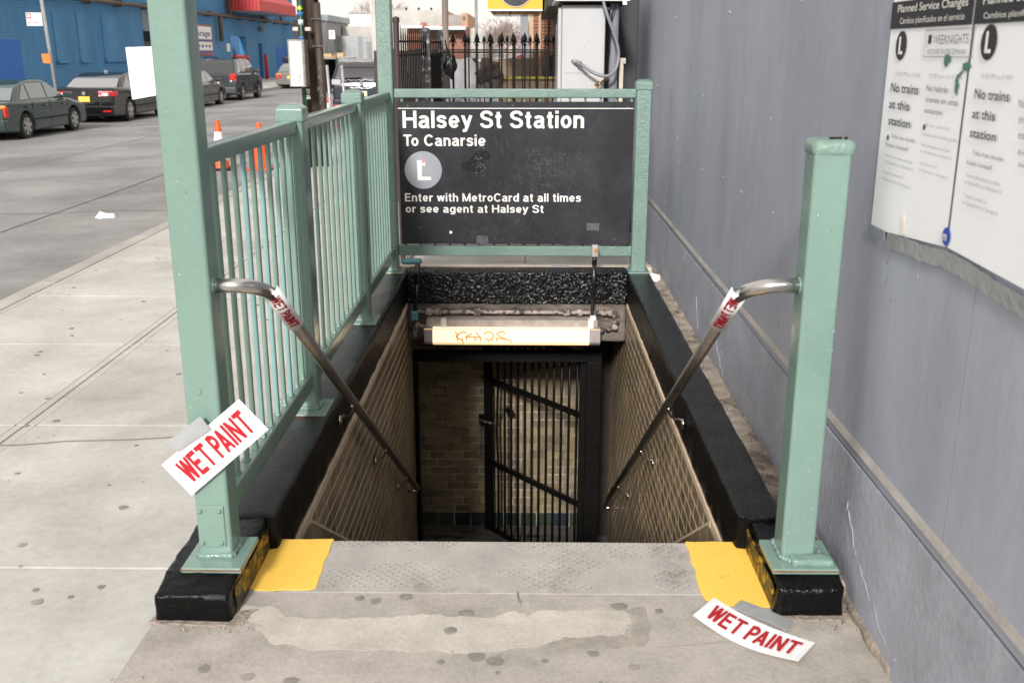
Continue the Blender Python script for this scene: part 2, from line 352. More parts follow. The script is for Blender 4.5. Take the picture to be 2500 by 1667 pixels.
for k in range(26):
    y0 = -2.2 + k * 1.83
    MB().box(-3.52, -3.385, y0, y0 + 1.822, -.3, .0).build('kerb_stone', KERB, SW, bevel=.012)
# tooled lines beside joints
m = MB()
for x in (-2.275, -2.185, -3.33): m.box(x - .003, x + .003, 1, 15, -.001, .0017)
m.build('tooled_line', mat('tooled', (.52, .50, .47), .9), SW)
# crack and stains on the sidewalk
def ribbon(pts, wd, z, name, mt, par):
    m = MB()
    for (xa, ya), (xb, yb) in zip(pts, pts[1:]):
        dx, dy = xb - xa, yb - ya; l = math.hypot(dx, dy); nx, ny = -dy / l * wd / 2, dx / l * wd / 2
        m.add([(xa - nx, ya - ny, z), (xa + nx, ya + ny, z), (xb + nx, yb + ny, z), (xb - nx, yb - ny, z)], [(0, 1, 2, 3)])
    return m.build(name, mt, par, fix=False)
cr = []
for i in range(30):
    t = i / 29; cr.append((-3.2 + 2.1 * t, 3.76 + .28 * t + .035 * noise.noise(Vector((t * 9, 0, 0)))))
ribbon(cr, .008, .003, 'crack', mat('crack_dark', (.22, .20, .18), .95), SW)
# gum discs
def disc(m, x, y, z, r, sx=1, n=16):
    ph = random.random() * 6; vs = []
    for k in range(n):
        q = 2 * math.pi * k / n + ph; rr = r * (1 + .38 * noise.noise(Vector((math.cos(q) * 1.3 + x * 50, math.sin(q) * 1.3 + y * 50, 0)))) * random.uniform(.93, 1.07); vs.append((x + rr * math.cos(q) * sx, y + rr * math.sin(q), z))
    m.add(vs + [(x, y, z + .0008)], [(k, (k + 1) % n, n) for k in range(n)])
m = MB(); m2 = MB()
rg = random.Random(5)
for k in range(105):
    x = rg.uniform(-3.3, -1.12); y = rg.uniform(1.7, 9) ; disc(m if rg.random() < .7 else m2, x, y, .0022, rg.uniform(.005, .018))
for k in range(52):
    x = rg.uniform(-1.0, .93); y = 1.75 + .62 * rg.random() ** .8; disc(m if rg.random() < .55 else m2, x, y, .0042, rg.uniform(.004, .020), rg.uniform(.8, 1.5))
for x, y, r in ((-.36, 2.69, .016), (-.45, 2.665, .013), (-.17, 2.60, .018), (.285, 2.645, .019), (-.21, 2.51, .016), (-.5, 2.68, .012), (.40, 2.62, .01), (-.08, 2.36, .02), (-.13, 2.38, .018), (.19, 2.4, .012)): disc(m, x, y, .0062, r, 1.2)
m.build('gum_spots', GUM, SW, kind='stuff'); m2.build('faded_gum_spots', mat('gum2', (.31, .28, .25), .8, vs=30), SW, kind='stuff')
m = MB()
for k in range(260):
    x = rg.uniform(-3.3, .95); y = rg.uniform(1.7, 8.5)
    if -1.1 < x and 2.5 < y < 7: continue
    s_ = rg.uniform(.0015, .005); m.box(x, x + s_, y, y + s_ * 1.5, .004, .004 + s_ * .6)
m.build('grit', mat('grit', (.33, .3, .26), .9, rnd=.3), SW, kind='stuff')
# apron in front of the top step
ap = MB().box(-1.0775, .975, -1.5, 2.72, -.06, .002).build('concrete_apron', APRON); tag(ap, 'brownish concrete apron in front of the top step', kind='structure')
pp = [(-.875, 2.60), (-.84, 2.635), (-.78, 2.635), (-.72, 2.60), (-.69, 2.57), (-.45, 2.575), (-.30, 2.60), (-.10, 2.585), (-.04, 2.615), (0, 2.61), (0, 2.60), (.02, 2.60), (.02, 2.615), (.305, 2.628), (.30, 2.57), (.285, 2.50), (.2, 2.49), (.09, 2.465), (-.02, 2.43), (-.2, 2.41), (-.42, 2.412), (-.6, 2.41), (-.7, 2.45), (-.78, 2.50), (-.80, 2.54), (-.86, 2.58)]
def jag(poly, a=.008, n=5):
    out = []
    for i, p in enumerate(poly):
        q = poly[(i + 1) % len(poly)]
        for k in range(n):
            t = k / n; x = p[0] + (q[0] - p[0]) * t; y = p[1] + (q[1] - p[1]) * t
            nv = noise.noise_vector(Vector((x * 14, y * 14, 3))) + noise.noise_vector(Vector((x * 60, y * 60, 3))) * .4; out.append((x + nv.x * a, y + nv.y * a))
    return out
MB().prism([(x, y, .002) for x, y in jag(pp, .02, 9)], (0, 0, .0006)).build('mortar_patch', PATCH, ap)
DSTAIN = mat('damp_stain', (.33, .30, .26), .8, var=.25, vs=9, bump=.3, bs=120, bdist=.003)
MB().prism([(x, y, .002) for x, y in jag([(.31, 2.635), (.36, 2.64), (.37, 2.50), (.33, 2.44), (.25, 2.42), (.10, 2.41), (.06, 2.435), (.12, 2.462), (.2, 2.483), (.295, 2.495), (.31, 2.56)], .03, 8)], (0, 0, .0004)).build('stain', DSTAIN, ap)
ribbon([(.37, 2.44), (.5, 2.455), (.62, 2.475), (.8, 2.52)], .006, .004, 'crack', mat('crack_pale', (.45, .41, .35), .9), ap)
ribbon([(-.02, 2.722), (-.018, 2.69), (-.01, 2.655)], .005, .0065, 'crack', mat('crack_dark', (.22, .20, .18), .95), ap)
# ================================================================== STAIR: plate, steps, landing
SLX0, SLX1 = -.82, .705
TP = thing('top_step_plate', 'grey checkered top step plate with yellow painted ends', 'step')
MB().box(-.856, .742, 2.715, 3.052, -.10, .0035).build('slab', PLATE, TP, bevel=.004)
m = MB()      # diamond ridges
g = .032
for i in range(-60, 60):
    for sgn in (1, -1):
        x0 = i * g; pts = []
        for k in range(13):
            y = 2.735 + k * .026; x = x0 + sgn * (y - 2.735) * 1.05
            pts.append((x, y))
        for (xa, ya), (xb, yb) in zip(pts, pts[1:]):
            if min(xa, xb) > -.65 and max(xa, xb) < .54:
                if noise.noise(Vector((xa * 4, ya * 7, 1))) > -.12 and rg.random() < .85: m.bar((xa, ya, .0035), (xb, yb, .0035), .004, .0022)
m.build('diamond_ridges', PLATE, TP, kind='stuff')
MB().prism([(x, y, .004) for x, y in jag([(-.853, 2.73), (-.83, 2.722), (-.66, 2.724), (-.645, 2.735), (-.648, 2.95), (-.65, 3.054), (-.853, 3.054)], .006, 9)], (0, 0, .0025)).build('yellow_paint', YEL, TP)
MB().prism([(x, y, .004) for x, y in jag([(.545, 3.054), (.545, 2.9), (.54, 2.75), (.55, 2.68), (.60, 2.655), (.70, 2.635), (.735, 2.645), (.742, 2.75), (.742, 3.054)], .007, 9)], (0, 0, .003)).build('yellow_paint', YEL, TP)
ST = None
m = MB(); NS = 14; rz = 2.42 / NS; tr = 3.8 / NS
st = MB().box(SLX0, SLX1, 3.05, 3.05 + tr, -2.6, -rz).build('stair_steps', STEP); tag(st, 'dark concrete stair steps going down below the sidewalk', kind='structure')
for k in range(1, NS - 1):
    MB().box(SLX0, SLX1, 3.05 + tr * k, 3.05 + tr * (k + 1), -2.6, -rz * (k + 1)).build('step', STEP, st)
B('step', STEP, st, SLX0, SLX1, 2.9, 3.045, -2.6, -.11)
o = B('landing_floor', STEP, None, -2.5, 1.3, 3.05 + tr * (NS - 1), 8.05, -2.6, -2.42); tag(o, 'dark worn concrete landing floor at the foot of the stairs', kind='structure')
m = MB()
for k in range(12):
    cx, cy = rg.uniform(-.8, .2), rg.uniform(6.95, 7.8); m.prism([(x, y, -2.42) for x, y in jag([(cx - .2, cy), (cx, cy - .03), (cx + .2, cy), (cx, cy + .03)], .05, 4)], (0, 0, .002))
m.build('floor_stain', mat('floor_stain', (.05, .045, .04), .6), o)

# ---- tile helper
def mk_tile(w, h, dth, mt, name, b=.0025):
    """tile centred in w,h; u along local X, up local Z, face toward local -Y"""
    x, z = w / 2, h / 2
    vs = [(-x, dth, -z), (x, dth, -z), (x, dth, z), (-x, dth, z), (-x, b, -z), (x, b, -z), (x, b, z), (-x, b, z), (-x + b, 0, -z + b), (x - b, 0, -z + b), (x - b, 0, z - b), (-x + b, 0, z - b)]
    fs = [(8, 9, 10, 11)] + [(4, 5, 9, 8), (5, 6, 10, 9), (6, 7, 11, 10), (7, 4, 8, 11)] + [(0, 1, 5, 4), (1, 2, 6, 5), (2, 3, 7, 6), (3, 0, 4, 7)]
    me = bpy.data.meshes.new(name); me.from_pydata(vs, [], fs); me.materials.append(mt); me.update()
    return me
TW, TH, GR = .144, .072, .0085
def tiles(parent, spots, ms, rot, lim, score, stuffmat, name='wall_tile'):
    """spots: (x,y,z,w,h,material key). the first lim by score are objects, the rest one stuff mesh"""
    spots = sorted(spots, key=score); cache = {}
    for s_ in spots[:lim]:
        k = (round(s_[3], 4), round(s_[4], 4), s_[5])
        if k not in cache: cache[k] = mk_tile(s_[3], s_[4], .012, ms[s_[5]], name)
        o = bpy.data.objects.new(name, cache[k]); COL.objects.link(o); o.parent = parent
        o.location = s_[:3]; o.rotation_euler = (R(rg.uniform(-.5, .5)), R(rg.uniform(-.3, .3)), rot + R(rg.uniform(-.5, .5)))
    m = MB(); c, s2 = math.cos(rot), math.sin(rot)
    for q in spots[lim:]:
        k = (round(q[3], 4), round(q[4], 4), q[5])
        if k not in cache: cache[k] = mk_tile(q[3], q[4], .012, ms[q[5]], name)
        me = cache[k]; m.add([(q[0] + v.co.x * c - v.co.y * s2, q[1] + v.co.x * s2 + v.co.y * c, q[2] + v.co.z) for v in me.vertices], [tuple(p.vertices) for p in me.polygons])
    if spots[lim:]: m.build('tiled_area', stuffmat, parent, kind='stuff', fix=False)
def line_z(y): return -(y - 3.05) * (rz / tr) + .14      # raked line of the skirting top
for side, X0, lab in ((-1, SLX0, 'brown glazed tile wall on the left of the stairs'), (1, SLX1, 'brown glazed tile wall on the right of the stairs')):
    wl = thing('tiled_stair_wall', lab, 'wall')
    off = -side * .0015      # tile faces stand off the grout plane toward the passage
    xg = X0 - off * 1.0
    xa, xb = sorted((xg, xg + side * .18)); yend = 6.92 if side < 0 else 7.9
    MB().box(xa, xb, 2.9, yend, -2.6, -.086).build('grout_bed', GROUT, wl)
    sp = []; row = 0; z = -.125 - TH / 2
    y = 3.06
    # header course of upright tiles under the black band is a thin light strip
    while z > -2.42:
        y = 3.0 - (TW / 2 if row % 2 else 0)
        while y < yend - .02:
            y0 = max(y, 2.95); y1 = min(y + TW, yend)
            if y1 - y0 > .03 and z + TH / 2 > line_z(y1) - .14 :
                sp.append((X0, (y0 + y1) / 2, z, y1 - y0 - .011, TH - .0105, 0))
            y += TW
        z -= TH; row += 1
    rot = R(90) if side == -1 else R(-90)
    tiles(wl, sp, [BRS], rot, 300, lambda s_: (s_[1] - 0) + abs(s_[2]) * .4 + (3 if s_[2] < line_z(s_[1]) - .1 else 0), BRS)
    # raked skirting of upright tiles following the steps
    n = 27; dy = (6.9 - 3.02) / n
    for k in range(n):
        ya, yb = 3.02 + k * dy + .003, 3.02 + (k + 1) * dy - .003
        xf = X0 - side * .007
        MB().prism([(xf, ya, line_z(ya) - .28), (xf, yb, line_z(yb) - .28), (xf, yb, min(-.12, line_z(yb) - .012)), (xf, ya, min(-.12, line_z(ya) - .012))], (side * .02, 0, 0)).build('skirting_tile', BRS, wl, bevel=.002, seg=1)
    ya, yb = 3.42, 6.9; xf = X0 - side * .006
    MB().prism([(xf, ya, line_z(ya) - .28), (xf, yb, line_z(yb) - .28), (xf, yb, line_z(yb)), (xf, ya, line_z(ya))], (side * .022, 0, 0)).build('skirting_grout', GROUT, wl)
    MB().box(min(X0 - side * .004, X0 + side * .04), max(X0 - side * .004, X0 + side * .04), 3.052, 6.7, -.118, -.088).build('mortar_edge', GROUT, wl)
# back wall
BW = thing('tiled_back_wall', 'yellow brown tile wall facing the foot of the stairs', 'wall')
B('grout_bed', GROUTW, BW, -2.5, 1.3, 7.973, 8.15, -2.6, -.3)
sp = []; row = 0; z = -2.285 + TH / 2
while z < -.32:
    x = -2.478 - (.072 if row % 2 else 0)
    while x < 1.25: sp.append((x + TW / 2, 7.97, z, TW - GR, TH - GR, 0)); x += TW
    z += TH; row += 1
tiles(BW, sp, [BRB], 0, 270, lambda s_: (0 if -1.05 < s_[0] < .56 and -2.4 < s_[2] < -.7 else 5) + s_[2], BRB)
x = -.902 - 11 * TW; seq = [1, 0, 1, 0, 0, 1, 0, 1, 0, 0, 1, 0, 0, 1, 1, 2, 2, 0, 0, 1, 0, 2, 1, 0, 0, 1]; i = 0; sp = []
while x < 1.2:
    sp.append((x + TW / 2, 7.965, -2.352, TW - GR, .126, seq[i % len(seq)])); x += TW; i += 1
tiles(BW, sp, [TGRN, TBLU, TDKG], 0, 300, lambda s_: s_[0], TGRN, 'base_tile')
# pier at right behind the gate, passage sides
DKBRN = mat('dark_brown', (.035, .026, .02), .8, var=.3, vs=6)  # one dark brown for the corner pier
o = B('dark_pier', DKBRN, None, .50, .9, 7.80, 7.965, -2.42, -.3); tag(o, 'dark pier in the corner behind the gate post on the right', 'pier')
o = B('passage_end_wall', OLDC, None, -2.62, -2.5, 6.9, 8.1, -2.6, -.2); tag(o, 'dark end wall of the passage left of the stairs', 'wall')
o = B('passage_front_wall', OLDC, None, -2.5, -1.02, 6.78, 6.92, -2.6, -.2); tag(o, 'dark wall hidden behind the left stair wall', 'wall')
o = B('passage_ceiling', OLDC, None, -2.6, 1.3, 6.93, 8.15, -.30, -.06); tag(o, 'grimy concrete ceiling slab above the gate', kind='structure')

# ================================================================== COPINGS
def nose(p):
    return p
kl = thing('black_kerb', 'long black painted kerb under the green railing left of the stairs', 'kerb')
lumpy('coping', [BLACKI, BLACKT], kl, -1.05, -.82, 2.985, 6.95, -.086, .122, .024, .0045, .018)
lumpy('end_block', BLACKC, kl, -1.075, -.853, 2.545, 3.02, -.02, .115, .011, .008, .013, fn=lambda p: Vector((p.x - (.0 if p.y > 2.62 else 0), p.y, p.z - max(0, (2.64 - p.y)) * .22 * max(0, p.z) / .1)))
MB().box(-.852, -.8475, 2.60, 2.99, .004, .085).build('yellow_edge', YELB, kl)
kr = thing('black_kerb', 'long black painted kerb beside the grey wall right of the stairs', 'kerb')
lumpy('coping', [BLACKI, BLACKT], kr, .705, .862, 3.005, 6.95, -.086, .122, .02, .0045, .012)
lumpy('end_block', BLACKC, kr, .742, .938, 2.60, 3.03, -.02, .112, .011, .008, .013, fn=lambda p: Vector((p.x, p.y, p.z - max(0, (2.68 - p.y)) * .2 * max(0, p.z) / .1)))
MB().box(.7365, .741, 2.64, 3.0, .004, .082).build('yellow_edge', YELB, kr)
# inner rough strip between right kerb and wall
o = lumpy('rubble_strip', RUBBLE, None, .85, .985, 2.7, 7.1, -.05, .05, .02, .014, .01, 11); tag(o, 'strip of dusty broken concrete between black kerb and grey wall', kind='structure')
m = MB()
for k in range(420):
    y = rg.uniform(2.45, 7.2); x = rg.uniform(.865, .972) if y > 2.9 else rg.uniform(.86, .97) + (rg.uniform(-.1, 0) if y < 2.6 else 0)
    s_ = rg.uniform(.002, .009); z = .052 if y > 2.75 else .004
    m.box(x, x + s_, y, y + s_ * 1.3, z, z + s_ * .7)
m.build('pebbles', RUBBLE, o, kind='stuff')
m = MB()
for k in range(70):
    a = rg.random() * 6.28; q = rg.random() ** .5
    for cx, cy in ((-.9, 2.53), (.93, 2.56)):
        x = cx + .14 * q * math.cos(a); y = cy + .05 * q * math.sin(a); s_ = rg.uniform(.002, .006); s_ *= .6; m.box(x, x + s_, y, y + s_, .003, .003 + s_)
m.build('crumbs', mat('crumb', (.36, .31, .26), .95, var=.3, vs=30), ap, kind='stuff')
# header
hd = thing('header_beam', 'glittering black stucco beam over the stairs, below the station sign', 'beam')
lumpy('stucco_band', BLACKG, hd, SLX0 + .002, SLX1 - .002, 6.72, 6.86, -.088, .136, .0078, .0055, .006, 80, smooth=False)
B('top_ledge', BLACKT, hd, SLX0, SLX1, 6.80, 6.925, .08, .131)
lumpy('lower_face', OLDC, hd, SLX0 + .002, SLX1 - .002, 6.735, 6.92, -.36, -.05, .02, .004, .006)
o = lumpy('rear_slab', CREAM, None, -.92, .90, 6.925, 7.05, .02, .129, .02, .002, .006); tag(o, 'pale concrete slab under the rear green barrier', kind='structure')

# ================================================================== GREEN RAILING
def post(par, x0, y0, zt, capz=True, mt=GREEN, w=.101, z0=.12):
    o = MB().box(x0, x0 + w, y0, y0 + w, z0, zt).build('post', mt, par, bevel=.011, seg=3)
    if capz:
        g = .005
        m = MB(); a, b, c, e = x0 - g, x0 + w + g, y0 - g, y0 + w + g; z = zt - .055
        i = .022
        m.add([(a, c, z), (b, c, z), (b, e, z), (a, e, z), (a, c, zt - .004), (b, c, zt - .004), (b, e, zt - .004), (a, e, zt - .004), (a + i, c + i, zt + .014), (b - i, c + i, zt + .014), (b - i, e - i, zt + .014), (a + i, e - i, zt + .014)],
              [(0, 3, 2, 1), (0, 1, 5, 4), (1, 2, 6, 5), (2, 3, 7, 6), (3, 0, 4, 7), (4, 5, 9, 8), (5, 6, 10, 9), (6, 7, 11, 10), (7, 4, 8, 11), (8, 9, 10, 11)])
        m.build('post_cap', mt, o, bevel=.006)
    return o
def weld(par, x0, x1, y0, y1, z, mt=GREEN):
    """lumpy bead round a post foot"""
    for a, b in (((x0, y0), (x1, y0)), ((x1, y0), (x1, y1)), ((x0, y1), (x1, y1)), ((x0, y0), (x0, y1))):
        n = 14; pts = []; rs = []
        for k in range(n + 1):
            t = k / n; pts.append((a[0] + (b[0] - a[0]) * t, a[1] + (b[1] - a[1]) * t, z + rg.uniform(-.001, .003))); rs.append(rg.uniform(.006, .011))
        MB().tube(pts, rs, 7).build('weld_bead', mt, par, smooth=True)
RL = thing('green_railing', 'green painted steel railing along the left side of the stairs', 'railing')
py_ = [2.70, 3.995, 5.45, 6.79]; px_ = -.983
for i, y in enumerate(py_):
    tall = i in (0, 3)
    o = post(RL, px_, y, 3.1 if tall else 1.385, not tall, GREEN if i < 2 else GREENR)
    pl = MB().box(px_ - .035, px_ + .144, y - .07, y + .135, .112, .130).build('base_plate', GREEN, o, bevel=.004)
    weld(pl, px_, px_ + .101, y, y + .101, .133)
    if i == 0:
        cp = MB().box(px_ + .006, px_ + .086, y - .006, y, .165, .30).build('cover_plate', GREEN, o, bevel=.004)
        m = MB()
        for sx in (.017, .074):
            for sz in (.18, .284): MB().lathe([(.006, -.012), (.006, -.009), (.003, -.006)], (px_ + sx, y, sz), 8, 'y').build('screw', GREEN, cp, smooth=True)
        pass
        MB().lathe([(.012, -.003), (.012, -.001), (.008, 0)], (px_ + .04, y, .66), 14, 'y').build('plug', GREEN, o)
ct = MB().box(px_, px_ + .101, 6.79, 6.898, 3.1, 3.12).build('post_top', GREEN, RL)
BLUEG = mat('bluish_overspray', (.10, .27, .31), .35, var=.1, bump=.3, bs=60)
nb = 11; balm = {}
for i in range(3):
    ya, yb = py_[i] + .101, py_[i + 1]; xc = px_ + .055
    MB().box(xc - .024, xc + .024, ya, yb, 1.285, 1.338).build('top_rail', GREEN if i < 2 else GREENR, RL, bevel=.008, seg=3)
    MB().box(xc - .024, xc + .024, ya, yb, .212, .286).build('bottom_rail', GREEN, RL, bevel=.007, seg=2)
    for k in range(nb):
        y = ya + (yb - ya) * (k + .5) / nb
        o = MB().box(xc - .008, xc + .008, y - .008, y + .008, .284, 1.287).build('baluster', mat('bluish_green_paint', (.215, .385, .375), .3, var=.05) if (i == 0 and k in (4, 6, 8)) else GREEN, RL, bevel=.002, seg=1)
        MB().box(xc - .0125, xc + .0125, y - .0125, y + .0125, .284, .292).build('weld_pad', GREEN, o, bevel=.004)
RB = thing('green_barrier', 'green steel barrier across the far end of the stairs, carrying the sign', 'barrier')
xl, xr = px_ + .101, .735; yb_ = 6.84
MB().box(xl, xr, yb_ - .025, yb_ + .025, 1.298, 1.357).build('top_rail', GREENR, RB, bevel=.007, seg=2)
MB().box(xl, xr, yb_ - .03, yb_ + .03, .232, .302).build('bottom_rail', GREENR, RB, bevel=.005, seg=2)
for k in range(16):
    x = xl + .05 + (xr - xl - .08) * k / 15
    MB().box(x - .008, x + .008, yb_ - .008, yb_ + .008, .30, 1.3).build('baluster', GREENR, RB, bevel=.002, seg=1)
o = post(RB, .733, 6.79, 1.405, True, GREENR, .102, .128); pl = MB().box(.712, .86, 6.75, 6.92, .118, .132).build('base_plate', GREENR, o, bevel=.004); weld(pl, .733, .835, 6.79, 6.892, .136, GREENR)
# right front post
PR = thing('green_post', 'single green steel post with rusted cap against the grey wall', 'post')
o = post(PR, .776, 2.715, 1.345, False); w_ = .11
lumpy('cap', mat('green_cap_paint', (.195, .295, .252), .3, var=.06, bump=.8, bs=70, bdist=.006), PR, .7725, .8885, 2.7115, 2.829, 1.32, 1.372, .007, .0025, .022, 14)
m = MB()
for x0, x1 in ((.815, .848), (.853, .865)):
    m.prism([(x, y, 1.368) for x, y in jag([(x0, 2.733), (x1, 2.733), (x1 + .003, 2.743), (x0 + .004, 2.742)], .004, 4)], (0, 0, .0095))
m.build('rust_hole', mat('rust_hole', (.015, .008, .006), .9), PR)
pl = MB().box(.738, .935, 2.655, 2.845, .108, .126).build('base_plate', GREEN, PR, bevel=.004)
weld(pl, .776, .886, 2.715, 2.825, .13); weld(pl, .79, .90, 2.70, 2.81, .129)
lumpy('weld_mass', GREEN, pl, .80, .925, 2.672, 2.72, .12, .146, .008, .006, .01, 22)

# ================================================================== STATION SIGN
SG = thing('station_sign', 'dark enamel sign reading Halsey St Station with white letters', 'sign')
sx0, sx1, sz0, sz1, sy = -.853, .714, .322, 1.276, 6.772
def SP(zx, zy): return (-.842 + (zx - 70) * .0008785 - (.006 + .012 * (zy - 118) / 1072) * (1 - (zx - 70) / 1770), sz1 + .0045 - (zy - 118) * .000891)
B('panel', SIGN, SG, sx0, sx1, sy, sy + .022, sz0, sz1, bevel=.002, seg=1)
B('rule', WHT, SG, sx0 + .002, sx1 - .002, sy - .0016, sy - .0002, SP(0, 174)[1], SP(0, 168)[1])
FWD = (1, 0, 0); UP = (0, 0, 1)
def stext(body, zx0, zx1, zb, zt, bold, name='letter'):
    x0, z0 = SP(zx0, zb); x1, z1 = SP(zx1, zt)
    glyphs(name, body, (x0, sy - .0002, z0), FWD, UP, x1 - x0, z1 - z0, WHT, SG, bold, space=.33, depth=.0012)
stext('Halsey St Station', 103, 1470, 314, 188, 1.06)
stext('To Canarsie', 105, 728, 447, 363, 1.04)
stext('Enter with MetroCard at all times', 110, 1460, 865, 802, 1.0)
stext('or see agent at Halsey St', 113, 1175, 950, 890, 1.0)
cx, cz = SP(253, 627)
MB().lathe([(.126, -.0016), (.126, -.0002)], (cx, sy, cz), 48, 'y').build('line_bullet', mat('bullet_grey', (.30, .315, .35), .4, var=.05), SG)
def poly_xz(pts, y, t, name, mt, par): return MB().prism([(SP(a, b)[0], y, SP(a, b)[1]) for a, b in pts], (0, t, 0)).build(name, mt, par)
poly_xz([(207, 553), (244, 553), (243, 676), (312, 678), (313, 702), (209, 704)], sy - .0032, .0015, 'line_letter', WHT, SG)
poly_xz([(243, 575), (255, 553), (268, 560), (266, 596), (241, 588)], sy - .0034, .001, 'sticker_scrap', mat('cream_scrap', (.75, .68, .58), .6), SG)
poly_xz([(243, 572), (262, 538), (271, 542), (268, 562), (250, 578)], sy - .0036, .001, 'sticker_scrap', mat('pink_scrap', (.8, .2, .22), .6), SG)
m = MB()   # sticker ghost + scratches and crackle
SCR = mat('scratch', (.125, .115, .11), .6)
def scr(m, a, b, wd=.0012):
    p, q = SP(*a), SP(*b); m.bar((p[0], sy - .0004, p[1]), (q[0], sy - .0004, q[1]), wd, .0008, (0, 1, 0))
for k in range(120):
    x = rg.gauss(1180, 120); y = rg.uniform(460, 780); ln = rg.uniform(8, 40); a = rg.choice((1.57, 1.45, 1.7, .2, -.1, .6))
    for j in range(3):
        x2 = x + ln * math.cos(a); y2 = y + ln * math.sin(a); scr(m, (x, y), (x2, y2), rg.uniform(.0006, .0013)); x, y = x2, y2; a = rg.choice((1.57, 1.4, 1.75, .1, -.2, .9, 2.2)); ln *= .8
for k in range(50):
    x = rg.uniform(520, 1300); y = rg.uniform(980, 1180); scr(m, (x, y), (x + rg.uniform(-40, 40), y + rg.uniform(-50, 50)), .0008)
for k in range(28):
    x = rg.uniform(700, 900); y = rg.uniform(350, 730); scr(m, (x, y), (x + rg.uniform(5, 25), y + rg.uniform(30, 90)), .0009)
m.build('scratches', SCR, SG, kind='stuff')
m = MB()
for k in range(80):
    x = rg.gauss(685, 25); y = rg.gauss(570, 55); p = SP(x, y); s_ = rg.uniform(.001, .0035); m.box(p[0], p[0] + s_, sy - .0014, sy - .0001, p[1], p[1] + s_)
m.build('chips', mat('chip', (.55, .55, .56), .5), SG, kind='stuff')
poly_xz(jag([(545, 575), (600, 560), (660, 480), (760, 480), (770, 540), (720, 570), (690, 640), (560, 630)], 14, 5), sy - .0009, .0006, 'tar_blot', mat('tar_blot', (.011, .010, .011), .3, bump=1, bs=200), SG)
poly_xz([(1508, 1027), (1607, 1030), (1605, 1086), (1510, 1084)], sy - .0012, .001, 'sticker_ghost', mat('ghost', (.09, .09, .10), .5, var=.4, vs=30), SG)
poly_xz(jag([(662, 1125), (745, 1125), (752, 1190), (655, 1190)], 8), sy - .0008, .0005, 'sticker_ghost', mat('ghost', (.09, .09, .10), .5), SG)
m = MB()
for a, b in ((141, 152), (934, 150), (1792, 160), (228, 1065), (1725, 1155)):
    p = SP(a, b); MB().lathe([(.006, -.003), (.006, -.0005)], (p[0], sy, p[1]), 8, 'y').build('rivet', mat('rivet', (.12, .10, .10), .5), SG)
p = SP(460, 1102); B('chip_mark', WHT, SG, p[0] - .009, p[0] + .009, sy - .0012, sy - .0003, p[1] - .009, p[1] + .009)

# ================================================================== HANDRAILS
def arc(p0, p1, p2, n=8):
    return [Vector(p0) * (1 - t) ** 2 + Vector(p1) * 2 * t * (1 - t) + Vector(p2) * t * t for t in [i / n for i in range(n + 1)]]
def handrail(side, lab):
    h = thing('handrail', lab, 'handrail', 'steel handrails down the stairs')
    xr_ = -.752 if side < 0 else .628; xp = -.884 if side < 0 else .778; xw = SLX0 if side < 0 else SLX1
    sl = -.6375; y0, z0 = 2.79, .955
    ye_ = 6.40 if side < 0 else 7.15
    def on(y): return Vector((xr_, y, z0 + (y - 2.80) * sl))
    a = Vector((xp, 2.742 if side < 0 else 2.765, .962)); k = on(2.75) + Vector((0, 0, .01))
    pts = [a, a + Vector((-side * .05, 0, 0))] + arc(a + Vector((-side * .055, 0, 0)), Vector((xr_, 2.752, .962)), on(2.90), 9)
    MB().tube(pts, .021, 20).build('curved_end', STEEL, h, smooth=True)
    MB().tube([on(2.895), on(ye_)], .021, 20).build('pipe', STEELD, h, smooth=True)
    e = on(ye_)
    MB().tube([e] + arc(e, e + Vector((0, .06, -.04)), e + Vector((side * .06, .07, -.045)), 6), .021, 14).build('return_end', STEELD, h, smooth=True)
    MB().tube([a + Vector((side * .0, 0, 0)), a + Vector((-side * .005, 0, 0))], .0235, 20).build('collar', GREEN, h, smooth=True)
    for y in ((4.073, 5.0, 5.85) if side < 0 else (4.10, 5.0, 6.15)):
        q = on(y); br = MB()
        base = Vector((xw - side * .010, y + .02, q.z - .10))
        br.tube(arc(q + Vector((0, 0, -.018)), q + Vector((0, .01, -.085)), base + Vector((-side * .0, 0, .02)), 8), .0065, 8)
        o = br.build('bracket', STEEL, h, smooth=True)
        MB().lathe([(.004, -.008), (.022, -.005), (.024, 0), (.024, .004)] if side > 0 else [(.024, -.004), (.024, 0), (.022, .005), (.004, .008)], (base.x, base.y, base.z), 14, 'x').build('bracket_plate', STEEL, o, smooth=True)
    q = on(ye_); MB().tube([(q.x, q.y + .02, q.z - .03), (xw, q.y + .03, q.z - .04)], .012, 8).build('end_bracket', STEEL, h, smooth=True)
    return on
onL = handrail(-1, 'steel handrail on the left of the stairs, starting at the tall green post')
onR = handrail(1, 'steel handrail on the right of the stairs, starting at the short green post')

# ================================================================== LIGHT, PIPES
LF = thing('fluorescent_light', 'lit tube light fixture with orange scrawl under the black beam', 'light fixture')
lx0, lx1 = -.693, .516
B('housing', mat('fixture_housing', (.35, .30, .27), .5, var=.3, vs=10, bump=.3, bs=40), LF, -.68, .50, 6.605, 6.72, -.2245, -.175, bevel=.004)
CLEAR = mat('end_acrylic', (.36, .31, .31), .15, var=.08, vs=8, spec=.6)
DIFF = mat('lit_diffuser', (.3, .26, .2), .35, var=0, emit=(1, .85, .60), es=.80)
EDGE = mat('lit_diffuser_edge', (.6, .45, .25), .35, var=0, emit=(1, .62, .28), es=.55)
prof = [(6.60, -.225), (6.565, -.229), (6.556, -.318), (6.575, -.340), (6.68, -.340), (6.70, -.225)]
def lensseg(a, b, name, mt): return MB().prism([(a, y, z) for y, z in prof], (b - a, 0, 0)).build(name, mt, LF, bevel=.004)
lensseg(lx0, lx0 + .058, 'end_cap', CLEAR); lensseg(lx1 - .075, lx1, 'end_cap', CLEAR)
